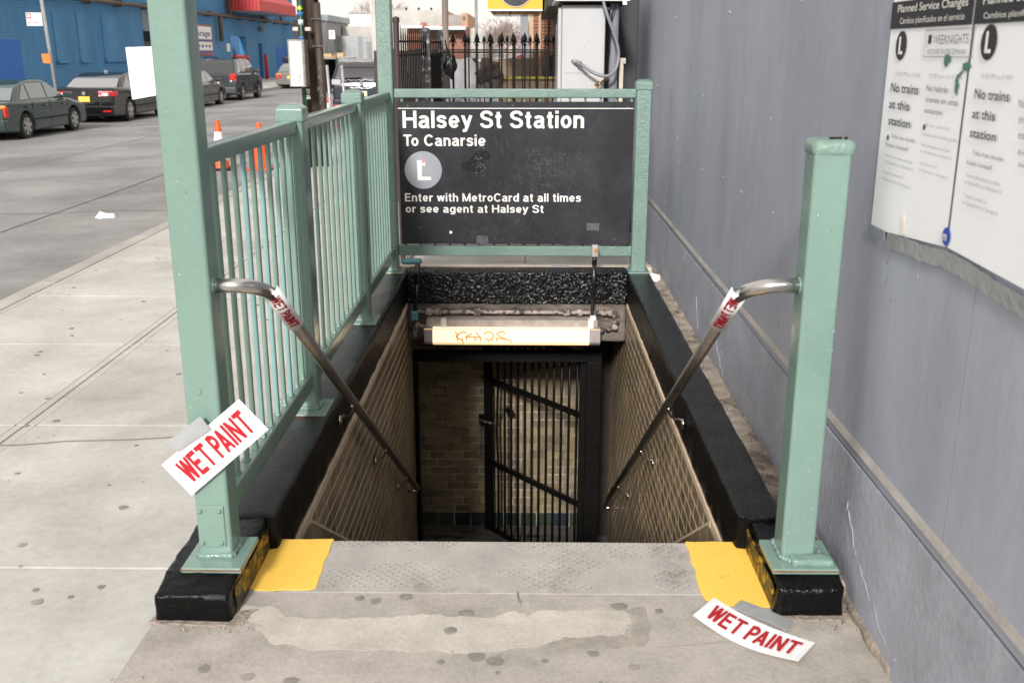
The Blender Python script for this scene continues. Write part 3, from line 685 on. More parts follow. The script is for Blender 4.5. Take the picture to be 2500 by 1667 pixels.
lensseg(lx0 + .0582, lx1 - .0752, 'diffuser', DIFF)
B('diffuser_edge', EDGE, LF, lx0 + .064, lx1 - .077, 6.5535, 6.5555, -.336, -.322)
B('diffuser_edge', EDGE, LF, lx0 + .0, lx1, 6.561, 6.5635, -.2305, -.2265)
B('lower_lip', IRON, LF, lx0, lx1, 6.575, 6.70, -.350, -.3415)
ORG = mat('orange_marker', (.5, .2, .02), .5, var=.1, emit=(1, .36, .04), es=.35)
def LPx(zx, zy):  # scrawl sketched on the lens front
    return (lx0 + (zx - 327) * (lx1 - lx0) / (2030 - 327), 6.553, -.225 - (zy - 680) * .116 / 175)
SX = [[(630, 708), (655, 750), (640, 770)], [(740, 718), (700, 712), (655, 740), (640, 765), (670, 785), (700, 792), (690, 805)], [(655, 780), (652, 805)], [(695, 800), (712, 836)],
      [(790, 725), (760, 745), (730, 765), (800, 760), (870, 770)], [(835, 710), (850, 745), (875, 770), (875, 808)], [(740, 770), (738, 803)], [(810, 765), (835, 803)],
      [(910, 735), (930, 715), (965, 710), (1000, 740), (990, 775), (950, 795), (920, 775)], [(950, 795), (948, 808)], [(985, 780), (985, 808)],
      [(1110, 735), (1100, 710), (1060, 708), (1030, 730), (1060, 755), (1120, 785), (1165, 800), (1165, 825)], [(1015, 775), (1060, 778), (1120, 790)], [(1030, 780), (1032, 810)]]
m = MB()
for s_ in SX:
    q = smoothp([LPx(*p) for p in s_], 4); m.tube(q, [.0042] * len(q), 6)
m.build('marker_scrawl', ORG, LF)
PIP = mat('flaking_pipe_paint', (.36, .29, .255), .7, col2=(.07, .055, .05), c2s=26, c2t=(.5, .56), var=.35, vs=14, bump=.8, bs=60, bdist=.006)
CP = thing('conduit_run', 'flaking painted conduit along the concrete above the light', 'pipe')
zc = -.143
MB().tube([(-.745, 6.70, zc)] + [(-.6 + .2 * k, 6.70 + .004 * math.sin(k), zc) for k in range(6)] + [(.60, 6.70, zc)], .014, 10).build('pipe', PIP, CP, smooth=True)
for x in (-.67, -.60, -.33, .29, .38, .47, .55): lumpy('coupling', PIP, CP, x - .025, x + .025, 6.678, 6.722, zc - .022, zc + .022, .007, .005, .014, 25)
for q_ in ((.585, zc, .02), (.625, zc - .012, .024), (.632, zc - .055, .022), (.622, zc - .10, .024), (.575, zc - .115, .018), (.535, zc - .12, .014)): lumpy('elbow', PIP, CP, q_[0] - q_[2], q_[0] + q_[2], 6.66, 6.71, q_[1] - q_[2], q_[1] + q_[2], .007, .007, .016, 25)
MB().tube([(-.745, 6.69, zc - .07), (-.765, 6.68, zc - .10), (-.76, 6.66, zc - .17)], .019, 10).build('elbow', PIP, CP, smooth=True)
MB().tube([(-.75, 6.68, -.235), (-.66, 6.66, -.245)], .014, 10).build('pipe', PIP, CP, smooth=True)
for x in (-.56, .452):
    m = MB().box(x - .02, x + .02, 6.590, 6.655, -.237, -.17); m.build('strap', WHT, CP, bevel=.006)
BLK = mat('gloss_black_pipe', (.008, .008, .009), .14, var=.1, bump=.2, bs=80, spec=.7)
c1 = thing('black_conduit', 'black upright conduit at the left end of the black beam', 'pipe', None)
MB().tube([(-.736, 6.66, .205), (-.738, 6.66, .075)], .019, 14).build('sleeve', BLK, c1, smooth=True)
MB().tube([(-.738, 6.66, .08), (-.762, 6.66, -.13)], .0125, 12).build('pipe', BLK, c1, smooth=True)
lumpy('elbow_box', TEAL, c1, -.79, -.74, 6.64, 6.69, -.195, -.125, .009, .003, .012)
lumpy('teal_stub', TEAL, c1, -.86, -.715, 6.745, 6.79, .18, .222, .01, .002, .018)
c2 = thing('black_conduit', 'black upright conduit with a grey metal head in front of the sign', 'pipe', None)
MB().tube([(.471, 6.66, .26), (.464, 6.66, -.15)], .0135, 12).build('pipe', BLK, c2, smooth=True)
MB().tube([(.471, 6.66, .265), (.470, 6.66, .20)], .0165, 12).build('sleeve', BLK, c2, smooth=True)
MB().box(.448, .496, 6.635, 6.685, .258, .342).build('head', mat('galvanised', (.42, .40, .39), .5, .4, var=.15, vs=20), c2, bevel=.008)
MB().lathe([(.014, -.004), (.014, 0)], (.478, 6.635, .305), 12, 'y').build('lens', mat('amber', (.45, .22, .03), .3), c2)
B('foot', WHT, c2, .448, .488, 6.62, 6.67, -.225, -.15, bevel=.006)

# ================================================================== GATE
GT = thing('iron_gate', 'black barred iron gate standing open at the foot of the stairs', 'gate')
gy = 6.95
B('frame_beam', IRON, GT, SLX0, .56, gy - .03, gy + .05, -.575, -.505, bevel=.003)
B('frame_post', IRON, GT, .452, .56, gy - .03, gy + .06, -2.42, -.575, bevel=.003)
B('frame_post', IRON, GT, SLX0 + .002, SLX0 + .035, gy - .03, gy + .05, -2.42, -.575, bevel=.003)
hin = Vector((.43, 7.0, 0)); tip = Vector((-.315, 7.87, 0)); L_ = (tip - hin).length
leaf = thing('gate_leaf_tmp', None, None); leaf.name = 'gate_leaf'; leaf.parent = GT
for k in ('label', 'category'):
    if k in leaf: del leaf[k]
def gp(t, z): q = hin.lerp(tip, t); return (q.x, q.y, z)
zt_, zb_ = -.55, -2.39
MB().bar(gp(1, zb_), gp(1, zt_), .055, .05, (0, 1, 0)).build('stile', IRON, leaf, bevel=.003)
MB().bar(gp(.0, zb_), gp(.0, zt_), .05, .05, (0, 1, 0)).build('stile', IRON, leaf, bevel=.003)
for z in (zt_ + .0, -1.02, -1.75, zb_ + .02): MB().bar(gp(0, z), gp(1, z), .022, .045).build('cross_rail', IRON, leaf, bevel=.002)
for k in range(13):
    t = (k + .7) / 13.4
    pts = [gp(t, zb_), gp(t, -1.8), gp(t, -1.45), gp(t, -1.0), gp(t, zt_)]
    if k == 11: pts[2] = tuple(Vector(pts[2]) + Vector((-.012, 0, 0)))
    MB().tube(pts, .0105, 8).build('gate_bar', IRON, leaf, smooth=True)
# chain and padlock
CH = thing('chain', 'steel chain looped round the free edge of the gate', 'chain')
pth = [Vector(gp(1, -1.34)) + Vector(q) for q in ((-.08, -.03, -.02), (-.03, -.045, -.04), (.03, -.05, -.05), (.075, -.05, -.06), (.10, -.045, -.01), (.11, -.05, .04), (.135, -.05, .07), (.17, -.04, .08))]
def chain(pth, par, lk=.026):
    d_ = 0
    seg_ = [(a, b) for a, b in zip(pth, pth[1:])]; k = 0
    for a, b in seg_:
        n = max(1, int(round((b - a).length / (lk * .8))))
        for i in range(n):
            c = a.lerp(b, (i + .5) / n); t = (b - a).normalized(); s_ = t.cross(Vector((0, 1, 0))).normalized() if k % 2 else t.cross(Vector((0, 0, 1)) if abs(t.z) < .8 else Vector((1, 0, 0))).normalized()
            pts = [c + t * math.cos(q) * lk * .55 + s_ * math.sin(q) * lk * .32 for q in [2 * math.pi * j / 10 for j in range(11)]]
            MB().tube(pts, .0028, 5, cap=False).build('chain_link', mat('chain_steel', (.35, .33, .31), .35, 1, var=.2), par, smooth=True); k += 1
chain(pth, CH); q = Vector(gp(1, -1.34)); chain([q + Vector((-.06, -.04, -.06)), q + Vector((-.062, -.04, -.40))], CH)
PL = thing('padlock', 'black padlock hanging from the chain on the gate', 'padlock')
a = q + Vector((.185, -.045, .045))
MB().bar(a + Vector((-.008, 0, .035)), a + Vector((.014, 0, -.035)), .05, .028, (0, 1, 0)).build('body', IRON, PL, bevel=.004)
MB().tube(arc(a + Vector((-.02, 0, .035)), a + Vector((-.015, 0, .09)), a + Vector((.008, 0, .04)), 8), .004, 6).build('shackle', STEEL, PL, smooth=True)
B('latch', IRON, leaf, q.x - .07, q.x - .02, q.y - .03, q.y + .0, -1.42, -1.33)

# ================================================================== NOTICES AND TAPE
def card(name, label, cat, c, mt, t=.0012, n=(0, 0, 1), group=None, bow=0):
    """four corners -> thin sheet thing; bow curls it gently"""
    c = [Vector(p) for p in c]; o = thing(name, label, cat, group); m = MB(); N_ = 12; vs = []
    n = Vector(n).normalized()
    for off in (0, t):
        for j in range(2):
            for i in range(N_ + 1):
                s_ = i / N_; a = c[0].lerp(c[1], s_); b = c[3].lerp(c[2], s_)
                p = (b if j else a) + n * (bow * math.sin(math.pi * s_) + off); vs.append(p)
    W = N_ + 1; fs = []
    for i in range(N_):
        fs += [(i, i + 1, W + i + 1, W + i), (2 * W + i, 3 * W + i, 3 * W + i + 1, 2 * W + i + 1), (i, 2 * W + i, 2 * W + i + 1, i + 1), (W + i, W + i + 1, 3 * W + i + 1, 3 * W + i)]
    fs += [(0, W, 3 * W, 2 * W), (W - 1, 3 * W - 1, 4 * W - 1, 2 * W - 1)]
    m.add(vs, fs).build('sheet', mt, o)
    return o
def on_card(c, body, u0, v0, u1, v1, mt, par, lift=.0022, n=None, bold=.02):
    """text placed in unit coordinates of a card: c[3] bottom-left, c[2] bottom-right, c[0] top-left"""
    c = [Vector(p) for p in c]; rt = c[2] - c[3]; up = c[0] - c[3]; nn = rt.cross(up).normalized()
    org = c[3] + rt * u0 + up * v0
    return text('lettering', body, org, rt, up, rt.length * (u1 - u0), up.length * (v1 - v0), mt, par, bold, lift)
# 1 on the tall post; corners TL,TR,BR,BL
y_ = 2.682
c = [(-1.057, y_ - .012, .443), (-.818, y_ - .004, .644), (-.741, y_ + .0, .550), (-.981, y_ - .006, .344)]
n1 = thing('x', None, None); bpy.data.objects.remove(n1)
n1 = card('wet_paint_notice', 'white WET PAINT card taped askew on the tall green post', 'notice', c, PAPERW, n=(0, 1, 0), group=None)
C1 = [Vector(p) for p in c]
glyphs('letter', 'WET PAINT', (0, 0, 0), (1, 0, 0), (0, 1, 0),   .82, .62, RED, n1, 1.12, .09, .24, .003, lambda u, v, q: C1[3] + (C1[2] - C1[3]) * (u + .10) + (C1[0] - C1[3]) * (v + .19) + Vector((0, -q, 0)))
t1 = card('tape_strip', 'grey tape strip holding the card to the tall post', 'tape', [(-1.026, y_ - .018, .523), (-.930, y_ - .016, .596), (-.903, y_ - .016, .556), (-1.004, y_ - .018, .486)], TAPE, n=(0, 1, 0))
# 2 on the ground, right
c = [(.577, 2.695, .006), (.818, 2.458, .006), (.742, 2.352, .006), (.493, 2.577, .006)]
def curl(s_, v): return Vector((0, 0, 0))
n2 = thing('wet_paint_notice', 'white WET PAINT card lying on the ground by the yellow edge', 'notice')
m = MB(); N_ = 14; C_ = [Vector(p) for p in c]
def cp(u, v, dz=0):
    a = C_[3].lerp(C_[2], u); b = C_[0].lerp(C_[1], u); dirn = (C_[3] - C_[0]).normalized()
    p = a.lerp(b, v) + dirn * (.022 * math.sin(math.pi * u)); return Vector((p.x, p.y, .006 + .012 * (1 - math.sin(math.pi * u)) * (1 - v) + dz))
vs = [cp(i / N_, j, k * .001) for k in (0, 1) for j in (0, 1) for i in range(N_ + 1)]; W = N_ + 1; fs = []
for i in range(N_): fs += [(i, i + 1, W + i + 1, W + i), (2 * W + i, 2 * W + i + 1, 3 * W + i + 1, 3 * W + i), (i, 2 * W + i, 2 * W + i + 1, i + 1), (W + i, W + i + 1, 3 * W + i + 1, 3 * W + i)]
fs += [(0, W, 3 * W, 2 * W), (W - 1, 3 * W - 1, 4 * W - 1, 2 * W - 1)]
m.add(vs, fs).build('sheet', PAPERW, n2)
glyphs('letter', 'WET PAINT', (0, 0, 0), (1, 0, 0), (0, 1, 0), .84, .60, RED, n2, 1.12, .09, .24, .003, lambda u, v, q: cp(u + .09, v + .2, q))
# keep letters seated: subdivide not needed at this size
card('tape_strip', 'grey tape strip across the top of the card on the ground', 'tape', [(.655, 2.672, .012), (.783, 2.562, .010), (.75, 2.508, .012), (.62, 2.628, .0125)], TAPE, bow=.002)
# 3, 4 wrapped on handrails
def rail_card(on, side, ya, yb, lab):
    a, b = on(ya), on(yb); t = (b - a).normalized(); s_ = Vector((1, 0, 0)) * 1.0; up = s_.cross(t).normalized(); up = up if up.z > 0 else -up
    A, Bp = a, b
    def wrap(u, v, lift):      # u down the pipe, v across (0..1)
        q = (v - .5) * R(150) * (-side if side > 0 else -side) + R(28) * (-side); p = A.lerp(Bp, u); r_ = .0225 + lift
        return p + (-up * math.cos(q) + s_ * math.sin(q)) * (r_ + .005 * abs(v - .5) ** 2 * 4)
    o = thing('wet_paint_notice', lab, 'notice'); m = MB(); n_ = 16
    vs = [wrap(u, k / n_, 0) for k in range(n_ + 1) for u in (0, 1)]
    m.add(vs, [(2 * i, 2 * i + 1, 2 * i + 3, 2 * i + 2) for i in range(n_)]).build('sheet', PAPERW, o, smooth=True)
    so_ = o.children[0].modifiers.new('s', 'SOLIDIFY'); so_.thickness = .0012; so_.offset = 0
    glyphs('letter', 'WET PAINT', (0, 0, 0), (1, 0, 0), (0, 1, 0), .8, .5, RED, o, 1.12, .09, .24, .0025, lambda u, v, dz: wrap(u + .1, v + .25, dz))
rail_card(onL, -1, 2.83, 3.13, 'WET PAINT card wrapped over the left handrail')
rail_card(onR, 1, 2.83, 3.13, 'WET PAINT card wrapped over the right handrail')
# 5 blank sheet behind the tall post
card('paper_sheet', 'blank white sheet stuck out from behind the tall green post', 'paper', [(-1.098, 2.83, 1.609), (-.99, 2.812, 1.612), (-.99, 2.812, 1.487), (-1.094, 2.83, 1.470)], PAPERW, n=(0, 1, 0))

# ================================================================== GREY WALL
GW = thing('grey_wall', 'tall grey painted panel wall along the right side', 'wall')
XW = .975
ye = [-1.2, .9, 2.115, 3.34, 4.56, 5.78, 7.0, 8.22, 9.65]
for a, b in zip(ye, ye[1:]):
    MB().box(XW, XW + .14, a + .0012, b - .0012, .445, 4.2).build('panel', WALLG, GW, bevel=.002, seg=1)
B('backing', mat('seam_dark', (.06, .06, .07), .8), GW, XW + .03, XW + .2, -1.2, 9.64, .0, 4.19)
B('plinth', WALLL, GW, XW - .004, XW + .15, -1.2, 9.65, -.05, .438)
m = MB().prism([(XW - .008, -1.2, .478), (XW - .001, -1.2, .500), (XW + .02, -1.2, .500), (XW + .02, -1.2, .478)], (0, 10.85, 0)); m.build('batten', BATTEN, GW)
m = MB()
for k in range(30):
    y = rg.uniform(2, 9); z = rg.choice((.62, .98, 1.35, 1.8)) + rg.uniform(-.03, .03); m.lathe([(.005, .001), (.0045, -.001), (.003, -.0018)], (XW - .001, y, z), 7, 'x')
    if k % 3 == 0: m.lathe([(.005, .001), (.0045, -.001), (.003, -.0018)], (XW - .001, y - .035, z - .004), 7, 'x')
m.build('bolts', WALLG, GW, kind='stuff')
# streaks of bare filler low on the wall
m = MB(); SK = mat('filler_streak', (.44, .44, .475), .8, var=.3, vs=15)
def wr(pts, wd):
    for (ya, za), (yb, zb) in zip(pts, pts[1:]):
        m.bar((XW - .0052, ya, za), (XW - .0052, yb, zb), .0015, wd * rg.uniform(.4, 1.3), (0, 0, 1))
def wander(y, z, dy, dz, n, amp, wd):
    pts = []
    for i in range(n + 1):
        t = i / n; pts.append((y + dy * t + amp * noise.noise(Vector((t * 5 + y, 0, 0))), z + dz * t + amp * noise.noise(Vector((0, t * 5 + y, 0)))))
    wr(pts, wd)
wander(2.75, .30, -.12, -.12, 14, .03, .0025); wander(2.6, .17, -.25, -.1, 16, .02, .003); wander(4.9, .2, -.25, -.13, 14, .03, .006); wander(3.4, .12, -.3, -.06, 16, .03, .008); wander(5.5, .25, -.1, -.15, 10, .02, .004)
m.build('filler_streaks', SK, GW, kind='stuff')
B('end_board', mat('dark_board_and_gap', (.035, .035, .04), .6), GW, XW - .06, XW, 9.66, 9.9, 0, 4.2)
def lump_row(): pass
lumpy('plaster_foot', RUBBLE, GW, XW - .012, XW + .05, 2.3, 7.4, -.04, .035, .02, .012, .012, 11)

# posters ------------------------------------------------------------
def Q(zx, zy):   # poster layout: measured pixel -> (y, z) on the wall face
    x = 2050 + zx / 2.091; yy = zy / 2.091; f = 2431.; p = R(16.26); yw = R(.78)
    u = (x - 1250) / f; v = (833.5 - yy) / f; b = math.cos(p) + v * math.sin(p); c_ = -math.sin(p) + v * math.cos(p)
    rx = u * math.cos(yw) - b * math.sin(yw); ry = u * math.sin(yw) + b * math.cos(yw); t = .972 / rx
    return ry * t, 1.6 + c_ * t
XP = XW - .006
def poster(ya, yb, z0, z1, lab, zl=None):
    o = thing('service_poster', lab, 'poster')
    m = MB(); N_ = 10; vs = []
    for k in (0, .0015):
        for j in range(2):
            for i in range(N_ + 1):
                t = i / N_; z = z1 if j else (z0[0] + (z0[1] - z0[0]) * t); vs.append((XP + .002 + k - .0004 * math.sin(t * 7 + ya) ** 2, ya + (yb - ya) * t, z))
    W = N_ + 1; fs = []
    for i in range(N_): fs += [(i, i + 1, W + i + 1, W + i), (2 * W + i, 3 * W + i, 3 * W + i + 1, 2 * W + i + 1), (i, 2 * W + i, 2 * W + i + 1, i + 1)]
    m.add(vs, fs).build('sheet', PAPER, o, smooth=False); return o
def ptext(par, body, a, b, capz, mt, bold=.0, dx=0, dup=None):
    (ya, za), (yb, zb) = Q(*a), Q(*b); zc_ = Q(a[0], capz)[1]
    return text('lettering', body, (XP - .0018, ya, za), (0, yb - ya, 0), (0, 0, 1), ya - yb, zc_ - za, mt, par, bold, .001)
P1 = poster(2.79, 2.285, (1.122, 1.165), 1.86, 'white train service poster left of the other, torn green at one edge')
P2 = poster(2.272, 1.74, (1.166, 1.15), 1.90, 'white train service poster at the right edge of the photo')
B('header_band', INK, P1, XP - .0012, XP - .0002, 2.287, 2.788, 1.655, 1.722)
B('header_band', INK, P2, XP - .0012, XP - .0002, 1.742, 2.270, 1.655, 1.722)
ptext(P1, 'Planned Service Changes', (308, 66), (668, 40), 26, WHT, .01); ptext(P1, 'Cambios planificados en el servicio', (318, 124), (650, 104), 92, WHT, 0)
P2b = 2.25
text('lettering', 'Planned Service Changes', (XP - .0018, 2.235, 1.694), (0, -1, 0), UP, .44, .019, WHT, P2, .01, .001)
text('lettering', 'Cambios planificados en el servicio', (XP - .0018, 2.225, 1.665), (0, -1, 0), UP, .42, .013, WHT, P2, 0, .001)
def bullet(par, zx, zy):
    y, z = Q(zx, zy); o = MB().lathe([(.036, -.0012), (.036, -.0002)], (XP, y, z), 32, 'x').build('line_bullet', INK, par)
    MB().prism([(XP - .0024, y + a, z + b) for a, b in ((.012, .022), (.004, .022), (.004, -.014), (-.014, -.014), (-.014, -.022), (.012, -.022))], (.001, 0, 0)).build('line_letter', WHT, o)
bullet(P1, 321, 234); bullet(P2, 770, 217)
def pbox(par, a, b, t=.0025, mt=INKG):
    (ya, za), (yb, zb) = Q(*a), Q(*b)
    m = MB(); x0, x1 = XP - .001, XP - .0003
    m.box(x0, x1, yb, ya, za - t, za); m.box(x0, x1, yb, ya, zb, zb + t); m.box(x0, x1, ya - t, ya, zb, za); m.box(x0, x1, yb, yb + t, zb, za); m.build('box_rule', mt, par)
pbox(P1, (450, 153), (683, 296))
y, z = Q(468, 200); B('moon_icon', INK, P1, XP - .001, XP - .0002, y - .008, y + .008, z - .011, z + .009)
ptext(P1, 'WEEKNIGHTS', (487, 226), (668, 224), 178, INKM, 0); ptext(P1, 'NOCHES ENTRE SEMANA', (457, 278), (657, 276), 250, INKM, 0)
ptext(P1, '10:30 PM to 5 AM', (295, 388), (420, 389), 365, INKG); ptext(P1, '10:30 p.m. to 5 a.m.', (467, 397), (640, 400), 374, INKG)
for b_, a, e_, k in (('No trains', (270, 468), (411, 478), 420), ('at this', (262, 551), (365, 559), 505), ('station', (258, 634), (370, 646), 590)): ptext(P1, b_, a, e_, k, INK, .01)
for b_, a, e_, k in (('No habrán', (452, 465), (565, 469), 432), ('trenes en esta', (447, 520), (615, 536), 490), ('estación', (442, 575), (535, 587), 548)): ptext(P1, b_, a, e_, k, INKM, .005)
ptext(P1, 'Take free shuttle', (272, 703), (395, 725), 680, INKM); ptext(P1, 'buses instead', (246, 745), (357, 765), 722, INKM)
for (a, b_) in ((252, 698), (438, 645)):
    y, z = Q(a, b_); B('icon', INK, P1, XP - .001, XP - .0002, y - .006, y + .004, z - .008, z + .004)
for b_, a, e_, k in (('Toward Broadway Junction', (240, 797), (385, 823), 780), ('at Wyckoff Av at Menahan St', (236, 830), (388, 862), 814), ('Toward Lorimer St', (230, 882), (337, 903), 864), ('at Cypress Av at George St', (225, 914), (375, 950), 898),
        ('En vez, tome los', (450, 645), (572, 665), 626), ('autobuses shuttle gratis', (432, 690), (612, 716), 672), ('Hacia Broadway Junction', (427, 745), (578, 770), 728), ('en Wyckoff Av y Menahan St', (423, 778), (588, 812), 762), ('Hacia Lorimer St', (420, 838), (510, 855), 822), ('en Cypress Av y George St', (415, 872), (565, 912), 856)): ptext(P1, b_, a, e_, k, INKG)
for b_, a, e_, k, mt, bo in (('10:30 PM to 5 AM', (735, 400), (893, 404), 375, INKG, 0), ('No trains', (700, 502), (878, 515), 450, INK, .01), ('at this', (688, 602), (805, 614), 552, INK, .01), ('station', (676, 698), (810, 718), 650, INK, .01),
        ('Take free shuttle', (690, 790), (848, 822), 765, INKM, 0), ('buses instead', (662, 838), (788, 864), 812, INKM, 0), ('Toward Broadway Junction', (655, 902), (832, 940), 880, INKG, 0), ('at Wyckoff Av at Menahan St', (650, 936), (840, 985), 916, INKG, 0), ('Toward Lorimer St', (645, 1005), (760, 1030), 982, INKG, 0), ('at Cypress Av at George St', (640, 1040), (820, 1100), 1018, INKG, 0)): ptext(P2, b_, a, e_, k, mt, bo)
for i, (b_, k) in enumerate((('No habrán', 548), ('trenes en esta', 628), ('estación', 706), ('En vez, tome los', 790), ('autobuses gratis', 850))):
    y, z = Q(925, k); text('lettering', b_, (XP - .0018, y, z), (0, -1, 0), UP, .10 if len(b_) < 10 else .17, .016 if i < 3 else .011, INKM, P2, 0, .001)
y, z = Q(552, 1208); o = MB().lathe([(.021, -.0012), (.021, -.0002)], (XP, y, z), 24, 'x').build('round_logo', mat('logo_blue', (.02, .06, .42), .4, var=0), P1)
text('lettering', 'm', (XP - .002, y + .013, z - .009), (0, -1, 0), UP, .022, .022, WHT, o, .02, .001)
y, z = Q(330, 1140); MB().prism([(XP - .001, a, b) for a, b in jag([(y + .012, z + .02), (y - .004, z + .022), (y - .022, z - .024), (y - .0, z - .03)], .003, 3)], (.0006, 0, 0)).build('stain', mat('yellow_stain', (.90, .84, .70), .7, var=.1), P1)
# torn green scraps
m = MB()
for pts in ([(545, 285), (560, 278), (575, 295), (570, 318), (548, 345), (540, 320)], [(640, 325), (672, 318), (678, 345), (655, 362), (640, 360), (625, 385), (612, 405), (618, 440), (606, 492), (596, 470), (598, 425), (606, 385), (636, 362)]):
    MB().prism([(XP - .0012, *Q(a, b)) for a, b in jag(pts, 5, 3)], (.0008, 0, 0)).build('torn_scrap', mat('green_scrap', (.07, .19, .14), .5), P1)

# tapes
TQ = [(2.645, 1.122), (2.5, 1.133), (2.4, 1.135), (2.27, 1.148), (2.15, 1.146), (2.0, 1.135), (1.88, 1.13), (1.74, 1.12)]
o = thing('tape_strip', 'long wrinkled grey tape along the lower edge of both posters', 'tape'); m = MB()
n = 60; vs = []
for i in range(n + 1):
    t = i / n * (len(TQ) - 1); k = min(int(t), len(TQ) - 2); fr = t - k; y = TQ[k][0] + (TQ[k + 1][0] - TQ[k][0]) * fr; z = TQ[k][1] + (TQ[k + 1][1] - TQ[k][1]) * fr + .012
    for j in range(4):
        vs.append((XP - .0025 - .0012 * noise.noise(Vector((y * 60, j * .8, 2))), y, z - j * .0135 + .003 * noise.noise(Vector((y * 30, j, 5)))))
m.add(vs, [(4 * i + j, 4 * i + j + 1, 4 * i + j + 5, 4 * i + j + 4) for i in range(n) for j in range(3)]).build('strip', TAPED, o, smooth=False)
so_ = o.children[0].modifiers.new('s', 'SOLIDIFY'); so_.thickness = .001
card('tape_strip', 'short grey tape below the left corner of the posters', 'tape', [(XP - .004, 2.80, 1.135), (XP - .004, 2.665, 1.135), (XP - .004, 2.66, 1.108), (XP - .004, 2.795, 1.112)], mat('blue_grey_tape', (.25, .28, .31), .5, var=.1), n=(1, 0, 0))

# ================================================================== LITTER
def scrap(name, lab, x, y, z, s_, mt, h=.02):
    bm = bmesh.new(); bmesh.ops.create_icosphere(bm, subdivisions=2, radius=1)
    for v in bm.verts:
        nv = noise.noise_vector(v.co * 1.7 + Vector((x, y, 0))); v.co = Vector((v.co.x * s_ + nv.x * s_ * .7, v.co.y * s_ * .7 + nv.y * s_ * .6, max(0, v.co.z * h + nv.z * h)))
    me = bpy.data.meshes.new(name); bm.to_mesh(me); bm.free(); me.materials.append(mt); o = bpy.data.objects.new(name, me); COL.objects.link(o); o.location = (x, y, z); return tag(o, lab, 'litter')
scrap('crumpled_tissue', 'crumpled white tissue beside the far barrier post at the wall', .90, 6.86, .05, .05, mat('tissue', (.75, .72, .66), .8), .04)
scrap('crumpled_wrapper', 'small pale wrapper lying in the street near the kerb', -4.6, 10.8, -.155, .10, mat('wrapper', (.62, .68, .72), .5), .05)
o = card('paper_scrap', 'small blue printed scrap on the pale slab under the sign', 'litter', [(.20, 6.98, .131), (.30, 6.97, .132), (.32, 6.945, .131), (.18, 6.95, .131)], mat('blue_scrap', (.25, .33, .42), .5, var=.4, vs=60))

# ================================================================== BLUE WAREHOUSE across the street
XB = -17.0
BLU = mat('blue_brick_paint', (.045, .195, .40), .75, var=.18, vs=.35, bump=.3, bs=8, col2=(.085, .245, .43), c2s=.3, c2t=(.4, .7), stretch=(1, 1, .25))
BLU2 = mat('bright_blue_paint', (.012, .13, .48), .6, var=.06)
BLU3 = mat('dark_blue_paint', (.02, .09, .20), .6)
FW = tag(MB().box(-17.6, -12.5, -6, 84, -.4, -.12).build('far_sidewalk', CONC), 'pale sidewalk on the far side of the street', kind='structure')
MB().box(-12.5, -12.33, -6, 84, -.4, -.11).build('kerb_stone', KERB, FW)
WH = thing('blue_warehouse', 'long blue painted brick warehouse across the street with red awning', 'building')
holes = [(59.6, 62.8, -.2, 2.42), (65.7, 66.6, -.2, 2.05), (46.0, 49.5, -.2, 2.45)]
def wb(a, b, c, e): MB().box(XB - .4, XB, a, b, c, e).build('wall_section', BLU, WH)
grid_holes(18, 76, -.2, 9, holes, wb)
B('side_wall', BLU, WH, XB - 14, XB - .4, 75.6, 76, -.2, 9)
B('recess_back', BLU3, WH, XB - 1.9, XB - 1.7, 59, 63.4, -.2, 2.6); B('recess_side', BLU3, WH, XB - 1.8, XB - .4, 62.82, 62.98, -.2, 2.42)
B('door', mat('grey_door', (.16, .16, .165), .5, .3), WH, XB - 1.0, XB - .92, 59.6, 61.6, -.1, 2.4)
for k in range(7): B('door_rib', mat('grey_door2', (.22, .22, .23), .5, .3), WH, XB - .92, XB - .90, 59.7 + k * .27, 59.74 + k * .27, -.1, 2.35)
B('red_panel', mat('red_wall_paint', (.35, .03, .03), .6), WH, XB - 1.1, XB + .01, 62.7, 63.3, -.1, 1.35)
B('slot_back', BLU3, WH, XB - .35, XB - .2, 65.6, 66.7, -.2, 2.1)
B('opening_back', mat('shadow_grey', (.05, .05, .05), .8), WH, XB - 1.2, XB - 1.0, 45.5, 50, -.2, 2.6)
B('shutter', mat('dark_shutter', (.045, .04, .038), .6), WH, XB - .5, XB - .42, 46, 49.5, -.2, 2.0)
B('lintel', mat('grey_blue_band', (.16, .20, .26), .7), WH, XB, XB + .02, 46.0, 50.5, 2.45, 3.3)
B('painted_panel', BLU2, WH, XB + .002, XB + .02, 28, 34.65, -.1, 1.96)
B('painted_panel', BLU2, WH, XB + .002, XB + .02, 70.3, 75.2, .15, 1.85)
for a, b in ((37.2, 38.1), (39.2, 39.9), (41.5, 43.8)):
    B('sill', BLU, WH, XB, XB + .12, a, b, 1.16, 1.26, bevel=.01, seg=1)
    B('bricked_window', BLU, WH, XB + .0, XB + .03, a + .05, b - .05, 1.26, 3.0)
m = MB()     # courses
for k in range(78): m.box(XB + .001, XB + .006, 20, 45.9, -.05 + k * .105, -.042 + k * .105)
m.build('mortar_courses', mat('blue_joint', (.03, .10, .22), .8), WH, kind='stuff')
PIPEM = mat('rusty_pipe', (.10, .075, .06), .7, var=.4, vs=3)
MB().tube([(XB + .28, 20, 3.47), (XB + .28, 76, 3.47)], .085, 8).build('wall_pipe', PIPEM, WH, smooth=True)
for y in range(22, 76, 3): B('pipe_bracket', PIPEM, WH, XB, XB + .36, y, y + .1, 3.33, 3.6)
def vpipe(y, z0, z1, mt, r=.09): MB().tube([(XB + .25, y, z0), (XB + .25, y, z1)], r, 8).build('downpipe', mt, WH, smooth=True)
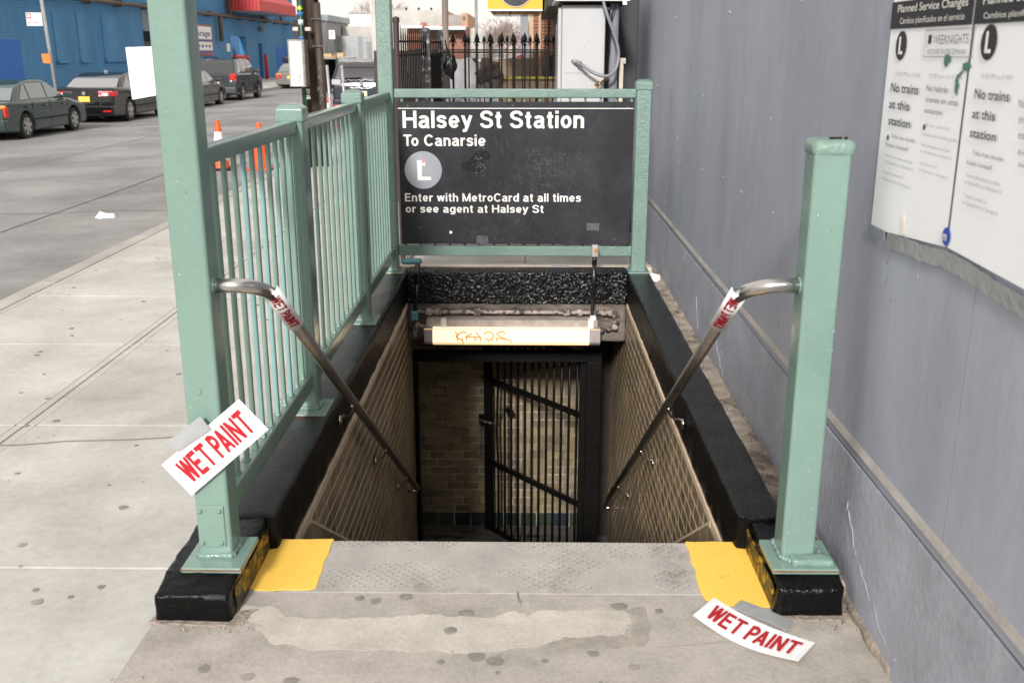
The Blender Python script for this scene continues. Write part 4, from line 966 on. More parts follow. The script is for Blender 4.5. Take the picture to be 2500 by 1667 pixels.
vpipe(57.0, 2.1, 3.5, PIPEM, .13); vpipe(58.9, 3.5, 6, PIPEM, .1); vpipe(66.3, 3.4, 4.2, PIPEM, .1); vpipe(71.2, 3.4, 4.2, PIPEM, .1)
vpipe(71.2, 4.2, 7, mat('red_pipe', (.45, .03, .03), .5), .16)
REDF = mat('red_awning', (.55, .045, .05), .6, var=.05)
# shed awning: sloping top, striped side, front valance
m = MB(); y0, y1, x0, x1 = 59.2, 68.5, XB + .02, XB + 1.9
vs = [(x0, y0, 5.7), (x0, y1, 5.7), (x1, y1, 4.35), (x1, y0, 4.35), (x1, y0, 3.78), (x1, y1, 3.78), (x0, y0, 3.78), (x0, y1, 3.78)]
m.add(vs, [(0, 1, 2, 3), (3, 2, 5, 4), (0, 3, 4, 6), (1, 2, 5, 7)]); m.build('awning', REDF, WH)
for k in range(9): B('awning_seam', mat('dark_red', (.25, .02, .02), .6), WH, x0 + .1 + k * .2, x0 + .13 + k * .2, y0 - .03, y0 - .005, 3.8, 5.45 - k * .14)
B('awning_soffit', mat('soffit_grey', (.25, .28, .33), .7), WH, x0, x1 - .05, y0 + .05, y1 - .05, 3.75, 3.78)
MB().lathe([(.05, 0), (.16, .1), (.16, .3)], (XB + .15, 66.1, 2.75), 10, 'z').build('wall_lamp', mat('lamp_body', (.2, .18, .17), .6), WH)
# stop fixtures
o = MB().lathe([(.11, -.12), (.11, 1.3), (.08, 1.38), (.02, 1.4)], (XB + .7, 64.6, 0), 14, 'z').build('red_bollard', mat('red_gloss', (.55, .02, .02), .4), smooth=True); tag(o, 'red steel bollard on the far sidewalk by the blue wall', 'bollard')
SS = thing('storage_sign', 'white storage sign with red border fixed on the blue wall', 'sign')
B('board', mat('sign_red', (.45, .05, .06), .5), SS, XB + .03, XB + .08, 51.9, 55.9, 1.38, 2.9)
B('face', WHT, SS, XB + .081, XB + .09, 52.05, 55.75, 2.18, 2.82); B('face', WHT, SS, XB + .081, XB + .09, 52.05, 55.75, 1.62, 2.05)
B('band', mat('sign_blue', (.06, .08, .3), .5), SS, XB + .081, XB + .09, 52.05, 55.75, 2.06, 2.17); B('band', mat('sign_blue', (.06, .08, .3), .5), SS, XB + .081, XB + .09, 52.05, 55.75, 1.48, 1.61)
text('lettering', 'Storage', (XB + .092, 52.4, 2.34), (0, 1, 0), UP, 3.1, .3, mat('sign_blue', (.06, .08, .3), .5), SS, .02, .002)
for k in range(5): B('faded_print', mat('sign_blue', (.06, .08, .3), .5), SS, XB + .091, XB + .094, 52.7 + k * .6, 53.05 + k * .6, 1.76 + .03 * (k % 2), 1.9)
o = B('small_notice', WHT, None, XB + .02, XB + .05, 58.6, 59.2, 1.55, 2.0); tag(o, 'small white notice left of the warehouse door', 'sign')

# ================================================================== CARS
GLASS = mat('car_glass', (.16, .19, .19), .06, 0, var=0, spec=1.0, coat=.5)
GLASSD = mat('dark_car_glass', (.03, .033, .036), .06, 0, var=0, spec=1.0, coat=.4)
TYRE = mat('tyre', (.018, .018, .018), .8); RIM = mat('alloy_rim', (.45, .44, .42), .35, .7, var=.05); UND = mat('car_underside', (.01, .01, .01), .9)
LRED = mat('tail_light_red', (.55, .015, .015), .15, var=0, spec=.8); LORG = mat('tail_light_orange', (.8, .25, .02), .2, var=0); LWHT = mat('clear_lens', (.75, .74, .72), .12, var=0, spec=.8)
CHR = mat('chrome_trim', (.6, .6, .6), .15, 1, var=0)
def car(name, label, group, x, y, z, paint, P):
    """x = near (right) side, y = rear bumper; the car points along +Y. P: dimensions and profile"""
    root = thing(name, label, 'car', group, (x, y, z)); L, Wd, H = P['L'], P['W'], P['H']; wr = P['wr']; wx = (P['ro'], P['ro'] + P['wb']); gc = P['gc']
    cx = -Wd / 2
    def arch(c):
        r = wr + .055; return [(c - r * math.cos(R(a)), max(gc, wr + r * math.sin(R(a)))) for a in range(-20, 201, 20)]
    low = [(.02, gc + .05)] + [p for c in wx for p in ([(q[0], q[1]) for q in arch(c)])] + [(L - .03, gc + .04)]
    top = P['top']            # from front to rear, list of (y,z)
    prof = low + top
    # sections across the width
    def halfw(yy, zz):
        t = yy / L; f = 1 - .10 * max(0, (abs(t - .5) - .33) / .17) ** 2
        zb = P['belt']; k = 1 - .05 * max(0, (gc + .25 - zz)) if zz < zb else 1
        return Wd / 2 * f * k
    secs = [-1, -.93, 0, .93, 1]; vs = []; n = len(prof)
    for s_ in secs:
        for (yy, zz) in prof:
            hw = halfw(yy, zz); zq = zz
            if abs(s_) == 1: yy2 = yy + (L / 2 - yy) * .012; zq = zz - (.03 if zz > P['belt'] - .12 else 0)
            else: yy2 = yy
            vs.append((cx + hw * s_, yy2, zq))
    fs = [tuple(range(n))]
    for k in range(len(secs) - 1):
        for i in range(n): fs.append((k * n + i, k * n + (i + 1) % n, (k + 1) * n + (i + 1) % n, (k + 1) * n + i))
    fs.append(tuple(range((len(secs) - 1) * n, len(secs) * n)))
    bo = MB().add(vs, fs).build('body', paint, root, bevel=.045, seg=3)
    B('underside', UND, root, cx - Wd / 2 + .12, cx + Wd / 2 - .12, .15, L - .2, gc + .02, P['belt'] - .15)
    # greenhouse
    gh = P['gh']   # rear base, rear roof, front roof, front base (y), heights
    zb = P['belt']; zr = H
    def ghw(zz): return Wd / 2 - .05 - (zz - zb) * P.get('tumble', .32)
    pts = [(gh[0], zb - .02), (gh[0] + .5 * (gh[1] - gh[0]), zb + (zr - zb) * .62), (gh[1], zr - .035), (gh[1] * .65 + gh[2] * .35, zr), (gh[1] * .3 + gh[2] * .7, zr), (gh[2], zr - .03), (gh[3], zb - .02)]
    vs = []; n = len(pts)
    for s_ in (-1, -.9, .9, 1):
        for (yy, zz) in pts: vs.append((cx + ghw(zz) * s_, yy, zz - (.012 if abs(s_) == 1 and zz > zb + .2 else 0)))
    fs = [tuple(range(n))] + [(k * n + i, k * n + (i + 1) % n, (k + 1) * n + (i + 1) % n, (k + 1) * n + i) for k in range(3) for i in range(n)] + [tuple(range(3 * n, 4 * n))]
    MB().add(vs, fs).build('cabin', paint, root, bevel=.03, seg=3)
    gm = P.get('glass', GLASS); gcur = [gm]
    def gq(name_, quad, inner, mt=None):
        mt = mt or gcur[0]; m_ = MB(); q = [Vector(p) for p in quad]; nv = (q[1] - q[0]).cross(q[2] - q[0]).normalized() * .012
        if nv.dot(Vector(inner)) < 0: nv = -nv
        m_.prism([p - nv * .2 for p in q], nv); return m_.build(name_, mt, root, bevel=.004, seg=1)
    def edge(t, a, b, c0, c1): return (a + (b - a) * t, c0 + (c1 - c0) * t)
    # side windows both sides
    for s_ in (1, -1):
        yb0, yb1 = gh[0], gh[3]; z0 = zb + .035; z1 = zr - .075
        def ye(z, front): t = (z - zb) / (zr - zb); return (gh[3] + (gh[2] - gh[3]) * t - .09) if front else (gh[0] + (gh[1] - gh[0]) * t + P.get('cp', .2))
        cuts = P['cuts']; ys0 = [ye(z0, 0)] + cuts + [ye(z0, 1)]; ys1 = [ye(z1, 0)] + [c + .02 for c in cuts] + [ye(z1, 1)]
        for i in range(len(ys0) - 1):
            a0, b0, a1, b1 = ys0[i] + .025, ys0[i + 1] - .025, ys1[i] + .025, ys1[i + 1] - .025
            if i == 0: a1 = min(a1, b1 - .05)
            gq('side_window', [(cx + s_ * (ghw(z0) + .003), a0, z0), (cx + s_ * (ghw(z0) + .003), b0, z0), (cx + s_ * (ghw(z1) + .003), b1, z1), (cx + s_ * (ghw(z1) + .003), a1, z1)], (s_, 0, 0))
        for i, c in enumerate(cuts + [ye(z0, 1) + .02]):
            B('door_gap', UND, root, *sorted((cx + s_ * (Wd / 2 - .01), cx + s_ * (Wd / 2 + .0015))), c - .006, c + .006, gc + .12, zb - .02)
            MB().box(*sorted((cx + s_ * (Wd / 2 - .005), cx + s_ * (Wd / 2 + .03))), c - .28, c - .12, zb - .14, zb - .11).build('door_handle', paint, root, bevel=.006)
        B('rub_strip', P.get('strip', UND), root, *sorted((cx + s_ * (Wd / 2 - .01), cx + s_ * (Wd / 2 + .008))), wx[0] + wr + .1, wx[1] - wr - .1, gc + .24, gc + .275)
        mr = MB().box(*sorted((cx + s_ * (Wd / 2 - .04), cx + s_ * (Wd / 2 + .15))), gh[3] - .28, gh[3] - .16, zb + .0, zb + .13).build('wing_mirror', paint, root, bevel=.03)
    # rear and front glass
    t0, t1 = .08, .9
    def rg_(t, a, b): return a + (b - a) * t
    k62 = (gh[0] + .5 * (gh[1] - gh[0]), zb + (zr - zb) * .62)
    A0 = (gh[0] + .03, zb + .03); A1 = (gh[1] - .03, zr - .07)
    if P.get('flatrear'):
        gcur[0] = P.get('rglass', gm)
        gq('rear_window', [(cx - ghw(A0[1]) + .1, A0[0], A0[1]), (cx + ghw(A0[1]) - .1, A0[0], A0[1]), (cx + ghw(k62[1]) - .1, k62[0], k62[1]), (cx - ghw(k62[1]) + .1, k62[0], k62[1])], (0, -1, .2)); gq('rear_window_top', [(cx - ghw(k62[1]) + .1, k62[0], k62[1]), (cx + ghw(k62[1]) - .1, k62[0], k62[1]), (cx + ghw(A1[1]) - .12, A1[0], A1[1]), (cx - ghw(A1[1]) + .12, A1[0], A1[1])], (0, -1, .2))
    else:
        gq('rear_window', [(cx - ghw(A0[1]) + .08, A0[0], A0[1]), (cx + ghw(A0[1]) - .08, A0[0], A0[1]), (cx + ghw(k62[1]) - .08, k62[0] - .003, k62[1]), (cx - ghw(k62[1]) + .08, k62[0] - .003, k62[1])], (0, -1, 1), P.get('rglass', gm))
        gq('rear_window_top', [(cx - ghw(k62[1]) + .08, k62[0] - .003, k62[1]), (cx + ghw(k62[1]) - .08, k62[0] - .003, k62[1]), (cx + ghw(A1[1]) - .1, A1[0], A1[1]), (cx - ghw(A1[1]) + .1, A1[0], A1[1])], (0, -1, 1), P.get('rglass', gm))
    gcur[0] = gm
    gq('windscreen', [(cx - ghw(zb) + .08, gh[3] - .05, zb + .03), (cx + ghw(zb) - .08, gh[3] - .05, zb + .03), (cx + ghw(zr) - .06, gh[2] + .04, zr - .07), (cx - ghw(zr) + .06, gh[2] + .04, zr - .07)], (0, 1, .5))
    # wheels
    for c in wx:
        for s_ in (1, -1):
            xc_ = cx + s_ * (Wd / 2 - .11)
            wh = MB().lathe([(wr * .62, -.095), (wr * .95, -.095), (wr, -.07), (wr, .07), (wr * .95, .095), (wr * .62, .095)], (xc_, c, wr), 24, 'x').build('wheel', TYRE, root, smooth=False)
            m_ = MB(); fx = xc_ + s_ * .085
            m_.lathe([(wr * .62, -.012), (wr * .66, .012), (wr * .60, .014)] if s_ > 0 else [(wr * .60, -.014), (wr * .66, -.012), (wr * .62, .012)], (fx, c, wr), 22, 'x', caps=False)
            for k in range(P.get('spokes', 6)):
                a = 2 * math.pi * k / P.get('spokes', 6) + .3
                m_.bar((fx + s_ * .016, c + .03 * math.cos(a), wr + .03 * math.sin(a)), (fx + s_ * .014, c + wr * .62 * math.cos(a), wr + wr * .62 * math.sin(a)), .016, P.get('spw', .06), (-math.sin(a) * 0 + 0, -math.sin(a), math.cos(a)))
            m_.lathe([(.045, -.02), (.045, .02)], (fx + s_ * .012, c, wr), 12, 'x')
            m_.build('rim', P.get('rim', RIM), wh)
            MB().lathe([(wr * .6, -.004), (wr * .6, .004)], (fx - s_ * .012, c, wr), 18, 'x').build('wheel_well', UND, wh)
    # rear: lamps, bumper, plate
    for s_ in (1, -1):
        for (a, b, z0, z1, mt, dy) in P['lamps']:
            xa_, xb_ = sorted((cx + s_ * (Wd / 2 * a * .915), cx + s_ * (Wd / 2 * b * .915)))
            MB().prism([(xa_, -.012 + (.05 if s_ < 0 and a > .85 else 0), z0), (xb_, -.012 + (.05 if b > .9 and s_ > 0 else 0), z0), (xb_, -.012 + (.06 if b > .9 and s_ > 0 else 0), z1), (xa_, -.012 + (.06 if s_ < 0 and b > .9 else 0), z1)], (0, .12 + dy, 0)).build('tail_light', mt, root, bevel=.012)
        if P.get('wrap'):
            z0, z1, ln = P['wrap']; B('tail_light_side', P['lamps'][0][4], root, *sorted((cx + s_ * (Wd / 2 * .85), cx + s_ * (halfw(ln * .6, z0) + .003))), .02, ln, z0, z1, bevel=.012)
    z0 = P['plate']; o = B('number_plate', P['platecol'], root, cx - .15, cx + .15, -.035, -.02, z0, z0 + .14, bevel=.008)
    B('bumper', P.get('bump', paint), root, cx - Wd / 2 * .915, cx + Wd / 2 * .915, -.055, .12, gc + .06, gc + .32, bevel=.05, seg=3)
    MB().tube([(cx + .42 * Wd / 2 * 2 * .6, -.03, gc + .02), (cx + .42 * Wd / 2 * 2 * .6, .2, gc + .02)], .03, 10).build('exhaust', CHR, root)
    return root
def paint(name, c, r=.13): return mat(name, c, r * .5, 0, var=.02, coat=.3, spec=.5)
sedan = dict(L=4.02, W=1.54, H=1.235, wr=.275, ro=.80, wb=2.36, gc=.15, belt=.80, top=[(4.01, .30), (4.0, .48), (3.93, .58), (3.65, .665), (3.3, .73), (2.95, .80), (.95, .815), (.3, .82), (.05, .79), (.0, .55), (-.01, .35)],
    gh=(.42, 1.12, 2.15, 2.98), cuts=[1.55, 2.0 - .0], lamps=[(.60, 1.0, .50, .68, LRED, 0), (.60, 1.0, .68, .745, LORG, 0)], wrap=(.5, .70, .16), plate=.5, platecol=YEL, spokes=6, spw=.075, cp=.16)
sedan['cuts'] = [1.12, 1.95]
car('parked_car', 'dark green sedan parked leftmost across the street', 'cars parked along the far kerb', -10.82, 21.15, -.25, paint('dark_green_paint', (.028, .05, .045)), sedan)
son = dict(sedan, L=4.36, W=1.66, H=1.29, ro=.95, wb=2.52, wr=.30, belt=.86, top=[(4.34, .32), (4.34, .5), (4.25, .64), (3.9, .74), (3.5, .80), (3.1, .86), (1.0, .90), (.25, .93), (.06, .90), (.0, .6), (-.01, .35)], gh=(.42, 1.35, 2.3, 3.25),
    cuts=[1.3, 2.15], lamps=[(.50, .98, .70, .83, LRED, 0), (.62, .84, .735, .79, LWHT, -.115)], wrap=(.70, .82, .30), plate=.56, platecol=YEL, spokes=5, spw=.09, glass=GLASS, tumble=.36, rglass=mat('pale_sheen_rear_glass', (.25, .25, .26), .08, var=0, spec=1, coat=.5))  # rear glass: sky reflection put into its pale base colour
c2_ = car('parked_car', 'black sedan with yellow plate parked behind the dark green sedan', 'cars parked along the far kerb', -10.75, 26.7, -.25, paint('black_car_paint', (.008, .008, .009), .12), son)
for s_ in (-1, 1): B('reflector', LRED, c2_, *sorted((-.83 + s_ * .48, -.83 + s_ * .70)), -.062, -.05, .30, .345, bevel=.005)
MB().lathe([(.05, -.02), (.05, -.012)], (-.83, 0, .78), 14, 'y').build('oval_badge', CHR, c2_); B('roof_fin', CHR, c2_, -.85, -.81, 1.5, 1.65, 1.28, 1.34)
car('parked_car', 'charcoal sedan partly behind the tall green post, before the grey suv', 'cars parked along the far kerb', -10.85, 33.1, -.25, paint('charcoal_car_paint', (.035, .034, .033)), dict(sedan, L=4.2, wb=2.42, ro=.88))
suv = dict(L=4.05, W=1.66, H=1.55, wr=.315, ro=.78, wb=2.36, gc=.22, belt=1.0, top=[(4.03, .5), (3.95, .75), (3.3, .93), (2.95, 1.0), (.5, 1.03), (.06, 1.0), (.0, .7), (-.02, .4)], gh=(.07, .42, 2.3, 2.98), cuts=[.95, 1.75], flatrear=1,
    lamps=[(.72, .99, .78, 1.02, LRED, 0), (.72, .98, .72, .775, LWHT, 0)], wrap=(.76, 1.0, .14), plate=.62, platecol=WHT, spokes=5, spw=.07, tumble=.22, cp=.16, glass=mat('suv_glass', (.10, .115, .115), .07, var=0, spec=1, coat=.4), rglass=GLASSD, bump=mat('grey_bumper', (.06, .062, .065), .4))
S1 = car('parked_suv', 'dark grey suv with roof rails parked before the warehouse door', 'cars parked along the far kerb', -10.9, 38.7, -.25, paint('slate_car_paint', (.045, .048, .052)), suv)
for s_ in (-1, 1): MB().tube([(-.83 + s_ * .52, .55, 1.53), (-.83 + s_ * .52, .7, 1.60), (-.83 + s_ * .52, 2.1, 1.61), (-.83 + s_ * .52, 2.25, 1.54)], .02, 8).build('roof_rail', UND, S1)
car('parked_car', 'silver grey sedan half hidden behind the wooden utility pole', 'cars parked along the far kerb', -11.05, 51.6, -.25, paint('silver_car_paint', (.17, .165, .155)), dict(sedan, L=4.35, wb=2.5, ro=.95, W=1.6))
lex = dict(suv, L=4.2, W=1.68, H=1.52, wr=.33, ro=.8, belt=1.02, top=[(4.18, .5), (4.1, .78), (3.4, .96), (3.0, 1.02), (.6, 1.05), (.06, 1.02), (-.02, .75), (-.02, .45)], gh=(.03, .55, 2.35, 3.1), platecol=mat('pale_plate', (.75, .72, .5), .5, var=.02),
    lamps=[(.70, .99, .90, 1.04, mat('smoked_lens', (.42, .40, .42), .12, var=0, spec=.7), .02)], wrap=(.9, 1.03, .2), plate=.60, glass=GLASSD, rglass=mat('grey_rear_glass', (.11, .105, .115), .12, var=0, spec=.8), bump=None)
lex['bump'] = paint('navy_car_paint', (.018, .022, .035))
K = car('parked_suv', 'navy suv parked at the near kerb behind the corner post', None, -3.50, 27.0, -.16, lex['bump'], lex)
B('plate_bar', CHR, K, -1.13, -.53, -.035, -.01, .80, .825, bevel=.004); MB().lathe([(.06, -.02), (.06, -.005)], (-.84, -.01, .93), 18, 'y').build('oval_badge', CHR, K)
MB().bar((-.84, -.02, 1.08), (-1.25, -.0, 1.06), .015, .035).build('wiper', UND, K); MB().prism([(-1.45, -.02, 1.47), (-.23, -.02, 1.47), (-.25, .4, 1.535), (-1.43, .4, 1.535)], (0, 0, .03)).build('spoiler', lex['bump'], K, bevel=.01)
for s_ in (-1, 1):
    MB().tube([(-.84 + s_ * .58, .6, 1.5), (-.84 + s_ * .58, .75, 1.585), (-.84 + s_ * .58, 2.3, 1.585), (-.84 + s_ * .58, 2.5, 1.5)], .018, 8).build('roof_rail', CHR, K)
    B('reflector', LRED, K, *sorted((-.84 + s_ * .62, -.84 + s_ * .74)), -.062, -.05, .36, .40, bevel=.004)
# open-backed truck
TK = thing('open_truck', 'dark open-backed truck with cardboard boxes on its roof', 'truck')
TKM = mat('truck_grey', (.24, .25, .24), .6); x0, x1, y0 = -8.92, -7.94, 45
B('roof_panel', TKM, TK, x0 - .02, x1 + .05, y0, y0 + 3, 1.25, 1.31); B('side_panel', TKM, TK, x0, x0 + .07, y0, y0 + 3, -.0, 1.25); B('side_panel', TKM, TK, x1 - .05, x1, y0, y0 + 3, 0, 1.25)
B('load_floor', UND, TK, x0 + .07, x1 - .05, y0 + .02, y0 + 3, .0, .12); B('front_panel', UND, TK, x0 + .07, x1 - .05, y0 + 1.4, y0 + 1.5, .12, 1.25); B('cab', TKM, TK, x0 + .03, x1 - .03, y0 + 3.02, y0 + 4.6, .1, 1.25, bevel=.08)
for yy in (y0 + .7, y0 + 3.8):
    for xx in (x0 + .12, x1 - .12): MB().lathe([(.2, -.09), (.28, -.08), (.28, .08), (.2, .09)], (xx, yy, .09), 16, 'x').build('wheel', TYRE, TK)
CB = mat('cardboard', (.48, .33, .19), .8)
for a, b, h, lab in ((-8.85, -8.48, .17, 'left cardboard box on the truck roof'), (-8.35, -7.97, .20, 'right cardboard box on the truck roof')):
    o = thing('cardboard_box', lab, 'box'); B('carton', CB, o, a, b, y0 + .05, y0 + .5, 1.312, 1.312 + h, bevel=.01); B('packing_tape', mat('packing_tape', (.62, .48, .3), .4), o, a - .002, b + .002, y0 + .045, y0 + .505, 1.312 + h * .45, 1.312 + h * .58)
o = lumpy('orange_lamp', mat('orange_plastic', (.75, .25, .02), .4), None, -8.46, -8.37, y0 + .05, y0 + .15, 1.312, 1.39, .02, .001, .03); tag(o, 'small orange beacon between the boxes on the truck roof', 'beacon')

# ================================================================== CONES
CO = mat('cone_orange', (.85, .10, .015), .5, var=.08, vs=10); CW = mat('cone_white', (.82, .80, .78), .45, var=.06, vs=12)
def cone(x, y, z, lab, h=.72):
    t = thing('traffic_cone', lab, 'traffic cone', 'orange traffic cones on the street', (x, y, z))
    def rr(k): return .135 - .105 * k
    B('base', mat('cone_base', (.6, .08, .02), .6) if 'right' in lab or 'far' in lab else UND, t, -.19, .19, -.19, .19, 0, .035, bevel=.01)
    cuts = [(0, .28, CO), (.28, .40, CO), (.40, .78, CW), (.78, .985, CO)] if 'right' not in lab else [(0, .60, CO), (.60, .75, CW), (.75, .985, CO)]
    if 'left' in lab: cuts = [(0, .16, CO), (.16, .30, CW), (.30, .37, CO), (.37, .76, CW), (.76, .985, CO)]
    for a, b, mt in cuts: MB().lathe([(rr(a), .035 + a * h), (rr(b), .035 + b * h)], (0, 0, 0), 24).build('band', mt, t, smooth=False)
    MB().lathe([(rr(.985), .035 + .985 * h), (rr(.985) * .7, .035 + h)], (0, 0, 0), 24).build('tip', CO, t)
    return t
cone(-4.69, 15.4, -.155, 'orange and white cone on the street, left one seen through the railing', .71)
cone(-4.06, 15.4, -.15, 'mostly orange cone on the street, right one seen through the railing', .67)
cone(-4.75, 24.6, -.16, 'far orange and white cone beside the navy suv', .66)
for x, lab in ((-3.46, 'left grey steel stake leaning in front of the navy suv'), (-3.2, 'right grey steel stake leaning in front of the navy suv')):
    o = MB().tube([(x + .03, 18, 0), (x - .02, 18, 1.36)], .025, 8).build('steel_stake', mat('galvanised', (.42, .40, .39), .5, .4, var=.15, vs=20), smooth=True); tag(o, lab, 'stake')

# ================================================================== UTILITY POLE, BUS BOX
WOOD = mat('dark_pole_wood', (.06, .042, .032), .9, var=.35, vs=3, bump=.8, bs=20, bdist=.02, stretch=(3, 3, .3))
UP_ = thing('utility_pole', 'dark brown wooden utility pole at the kerb', 'pole', None, (0, 0, 0))
MB().tube([(-3.04, 14.6, -.05), (-3.05, 14.6, 3), (-3.08, 14.6, 7)], [.155, .15, .13], 18).build('trunk', WOOD, UP_, smooth=True)
P2_ = thing('conduit_pole', 'slender dark brown conduit standing right of the wooden pole', 'pole')
MB().tube([(-2.86, 14.45, -.05), (-2.90, 14.45, 2.24)], .055, 14).build('tube', mat('brown_conduit', (.055, .04, .032), .6, var=.3, vs=5), P2_, smooth=True)
MB().tube([(-2.90, 14.45, 2.24), (-2.93, 14.45, 5)], .02, 8).build('cable', IRON, P2_, smooth=True)
for z in (2.02, 1.66): MB().tube([(-2.97, 14.42, z), (-2.90, 14.38, z), (-2.83, 14.42, z)], .012, 6).build('clamp', STEELD, P2_)
m = MB()
for k in range(26):
    z = rg.choice((rg.uniform(.9, 1.1), rg.uniform(1.2, 1.4))); a = (-2.92 + rg.uniform(0, .06), 14.392, z); b = (a[0] + rg.uniform(-.03, .03), 14.392, z + rg.uniform(-.04, .04)); m.bar(a, b, .004, .006, (0, 1, 0))
m.build('scrawl', mat('scrawl_grey', (.35, .34, .33), .7), P2_, kind='stuff')
P3_ = thing('bus_stop_pole', 'dark green bus stop pole with stickers in front of the wooden pole', 'pole')
DG = mat('dark_green_pole', (.012, .05, .035), .4)
MB().tube([(-3.085, 14.30, 0), (-3.095, 14.30, 3.1)], .036, 14).build('tube', DG, P3_, smooth=True)
for z0, z1, c in ((2.145, 2.16, (.5, .75, .02)), (2.06, 2.11, (.03, .18, .42)), (1.94, 2.01, (.55, .62, .66)), (1.75, 1.79, (.05, .16, .4))):
    MB().lathe([(.038, z0), (.038, z1)], (-3.093, 14.30, 0), 14).build('sticker', mat('sticker_%d' % (c[2] * 100), c, .5), P3_, smooth=True)
MB().lathe([(.028, -.004), (.028, 0)], (-3.093, 14.262, 2.16), 14, 'y').build('sticker', mat('lime', (.45, .72, .03), .5), P3_)
for x in (-3.20, -3.03): B('clamp_block', CREAM, P3_, x, x + .075, 14.24, 14.33, 1.86, 1.91, bevel=.006)
BB = thing('bus_timetable_box', 'tall grey framed bus timetable box on the green pole', 'timetable box')
GF = mat('grey_frame', (.33, .32, .30), .5, .3); B('case', mat('grey_case', (.22, .22, .22), .5, .4, var=.4, vs=12), BB, -3.222, -3.0, 14.0, 14.24, 1.127, 1.744, bevel=.006)
B('sheet', mat('timetable', (.72, .72, .72), .4, var=.04), BB, -3.205, -3.04, 13.994, 13.9985, 1.145, 1.725)
for a in ((-3.222, -3.204, 1.127, 1.744), (-3.040, -3.018, 1.127, 1.744)): B('frame', GF, BB, a[0], a[1], 13.985, 13.999, a[2], a[3], bevel=.003)
for a in ((1.127, 1.145), (1.725, 1.744)): B('frame', GF, BB, -3.203, -3.041, 13.985, 13.999, a[0], a[1], bevel=.003)
B('green_rule', mat('rule_green', (.1, .4, .2), .5), BB, -3.19, -3.08, 13.992, 13.9935, 1.698, 1.702)
m = MB()
for k in range(14): z = 1.68 - k * .02; m.box(-3.195, -3.195 + rg.uniform(.05, .13), 13.992, 13.9935, z, z + .003)
m.build('fine_print', INKG, BB, kind='stuff')
m = MB()
for k in range(4): m.tube([(-3.16 + .03 * k + .012 * math.cos(q * 1.3 + k) + .004 * q, 13.991, 1.2 + .02 * k + .05 * math.sin(q * .9 + k * 2)) for q in range(7)], .0016, 4)
m.build('marker_scrawl', INK, BB, kind='stuff')
text('lettering', 'BNE', (-3.06, 14.262, 1.09), (0, 0, -1), (1, 0, 0), .14, .05, WHT, P3_, .01, .003)

# ================================================================== STREET SIGNS
def sign_pole(x, y, z0, z1, sx, sz0, sz1, wd, lab, tilt=0, polem=None, kind=0):
    t = thing('street_sign', lab, 'sign'); MB().tube([(x + tilt, y, z0), (x, y, z1)], .05 if not kind else .03, 10).build('pole', polem or mat('grey_pole', (.30, .31, .32), .6, var=.2, vs=3), t, smooth=True)
    B('plate', WHT, t, sx, sx + wd, y - .09, y - .075, sz0, sz1, bevel=.01)
    return t
o = sign_pole(-13.05, 28, -.12, 4.2, -13.43, 2.24, 2.58, .43, 'white parking sign with red marks on a leaning grey pole', .18)
MR = mat('maroon_mark', (.42, .03, .10), .5)
B('symbol', MR, o, -13.41, -13.29, 27.902, 27.908, 2.43, 2.56); MB().lathe([(.045, -.003), (.045, 0)], (-13.35, 27.90, 2.495), 16, 'y').build('symbol_ring', WHT, o); MB().bar((-13.38, 27.893, 2.52), (-13.32, 27.893, 2.47), .004, .014, (0, 1, 0)).build('symbol_bar', MR, o)
m = MB().box(-13.36, -13.15, 27.902, 27.908, 2.315, 2.33); m.add([(-13.40, 27.905, 2.322), (-13.35, 27.905, 2.342), (-13.35, 27.905, 2.302)], [(0, 1, 2)]); m.add([(-13.11, 27.905, 2.322), (-13.16, 27.905, 2.342), (-13.16, 27.905, 2.302)], [(0, 1, 2)]); m.build('arrow', MR, o, fix=False)
for k in range(3): B('text_line', INKG, o, -13.26, -13.26 + (.12, .1, .2)[k], 27.904, 27.908, 2.53 - k * .045, 2.542 - k * .045)
o = card('orange_flyer', 'orange paper wrapped round the leaning grey sign pole', 'flyer', [(-13.15, 27.93, 1.52), (-12.92, 27.93, 1.53), (-12.91, 27.93, 1.27), (-13.13, 27.93, 1.28)], mat('orange_paper', (.75, .22, .05), .7, var=.1), n=(0, 1, 0))
o = sign_pole(-7.36, 40, -.2, 2.36, -7.58, 2.03, 2.355, .235, 'small pale sign with red marks on a dark green pole by the grey fence', 0, DG, 1)
for k in range(3): B('red_line', mat('faded_red', (.6, .2, .22), .6), o, -7.55, -7.40, 39.90, 39.905, 2.09 + k * .08, 2.12 + k * .08)

# ================================================================== DISTANT LEFT
GB = thing('grey_building', 'grey flat-roofed building at the end of the blue warehouse', 'building')
GM1 = mat('grey_block', (.34, .34, .35), .8, var=.08, vs=.5); B('wall', GM1, GB, -22, -15.4, 80, 90, -.3, 3.8); B('parapet', mat('blue_grey_metal', (.33, .38, .42), .6), GB, -22.2, -15.2, 79.8, 90, 3.81, 4.25)
B('shutter', mat('light_shutter', (.42, .42, .42), .6), GB, -15.98, -15.5, 79.9, 79.99, 0, 1.9); B('drain', INKM, GB, -15.4, -15.3, 79.85, 79.98, 0, 3.8)
GFn = thing('metal_fence', 'long grey corrugated metal fence across the far street corner', 'fence'); CM = mat('corrugated_metal', (.36, .37, .38), .5, .2, var=.12, vs=.6)
x = -15.35
for k in range(28):
    B('fence_panel', CM if k % 5 else mat('corrugated_dull', (.27, .28, .29), .6, .2), GFn, x, x + .34, 84 - (x + 15) * .0, 84.08 + (k % 2) * .04, -.3, 2.75 - .02 * k * .3); x += .35
for k in range(14): B('fence_rib', mat('rib_grey', (.25, .26, .27), .6), GFn, -12.9, -11.0, 83.93, 83.97, .3 + k * .15, .33 + k * .15)
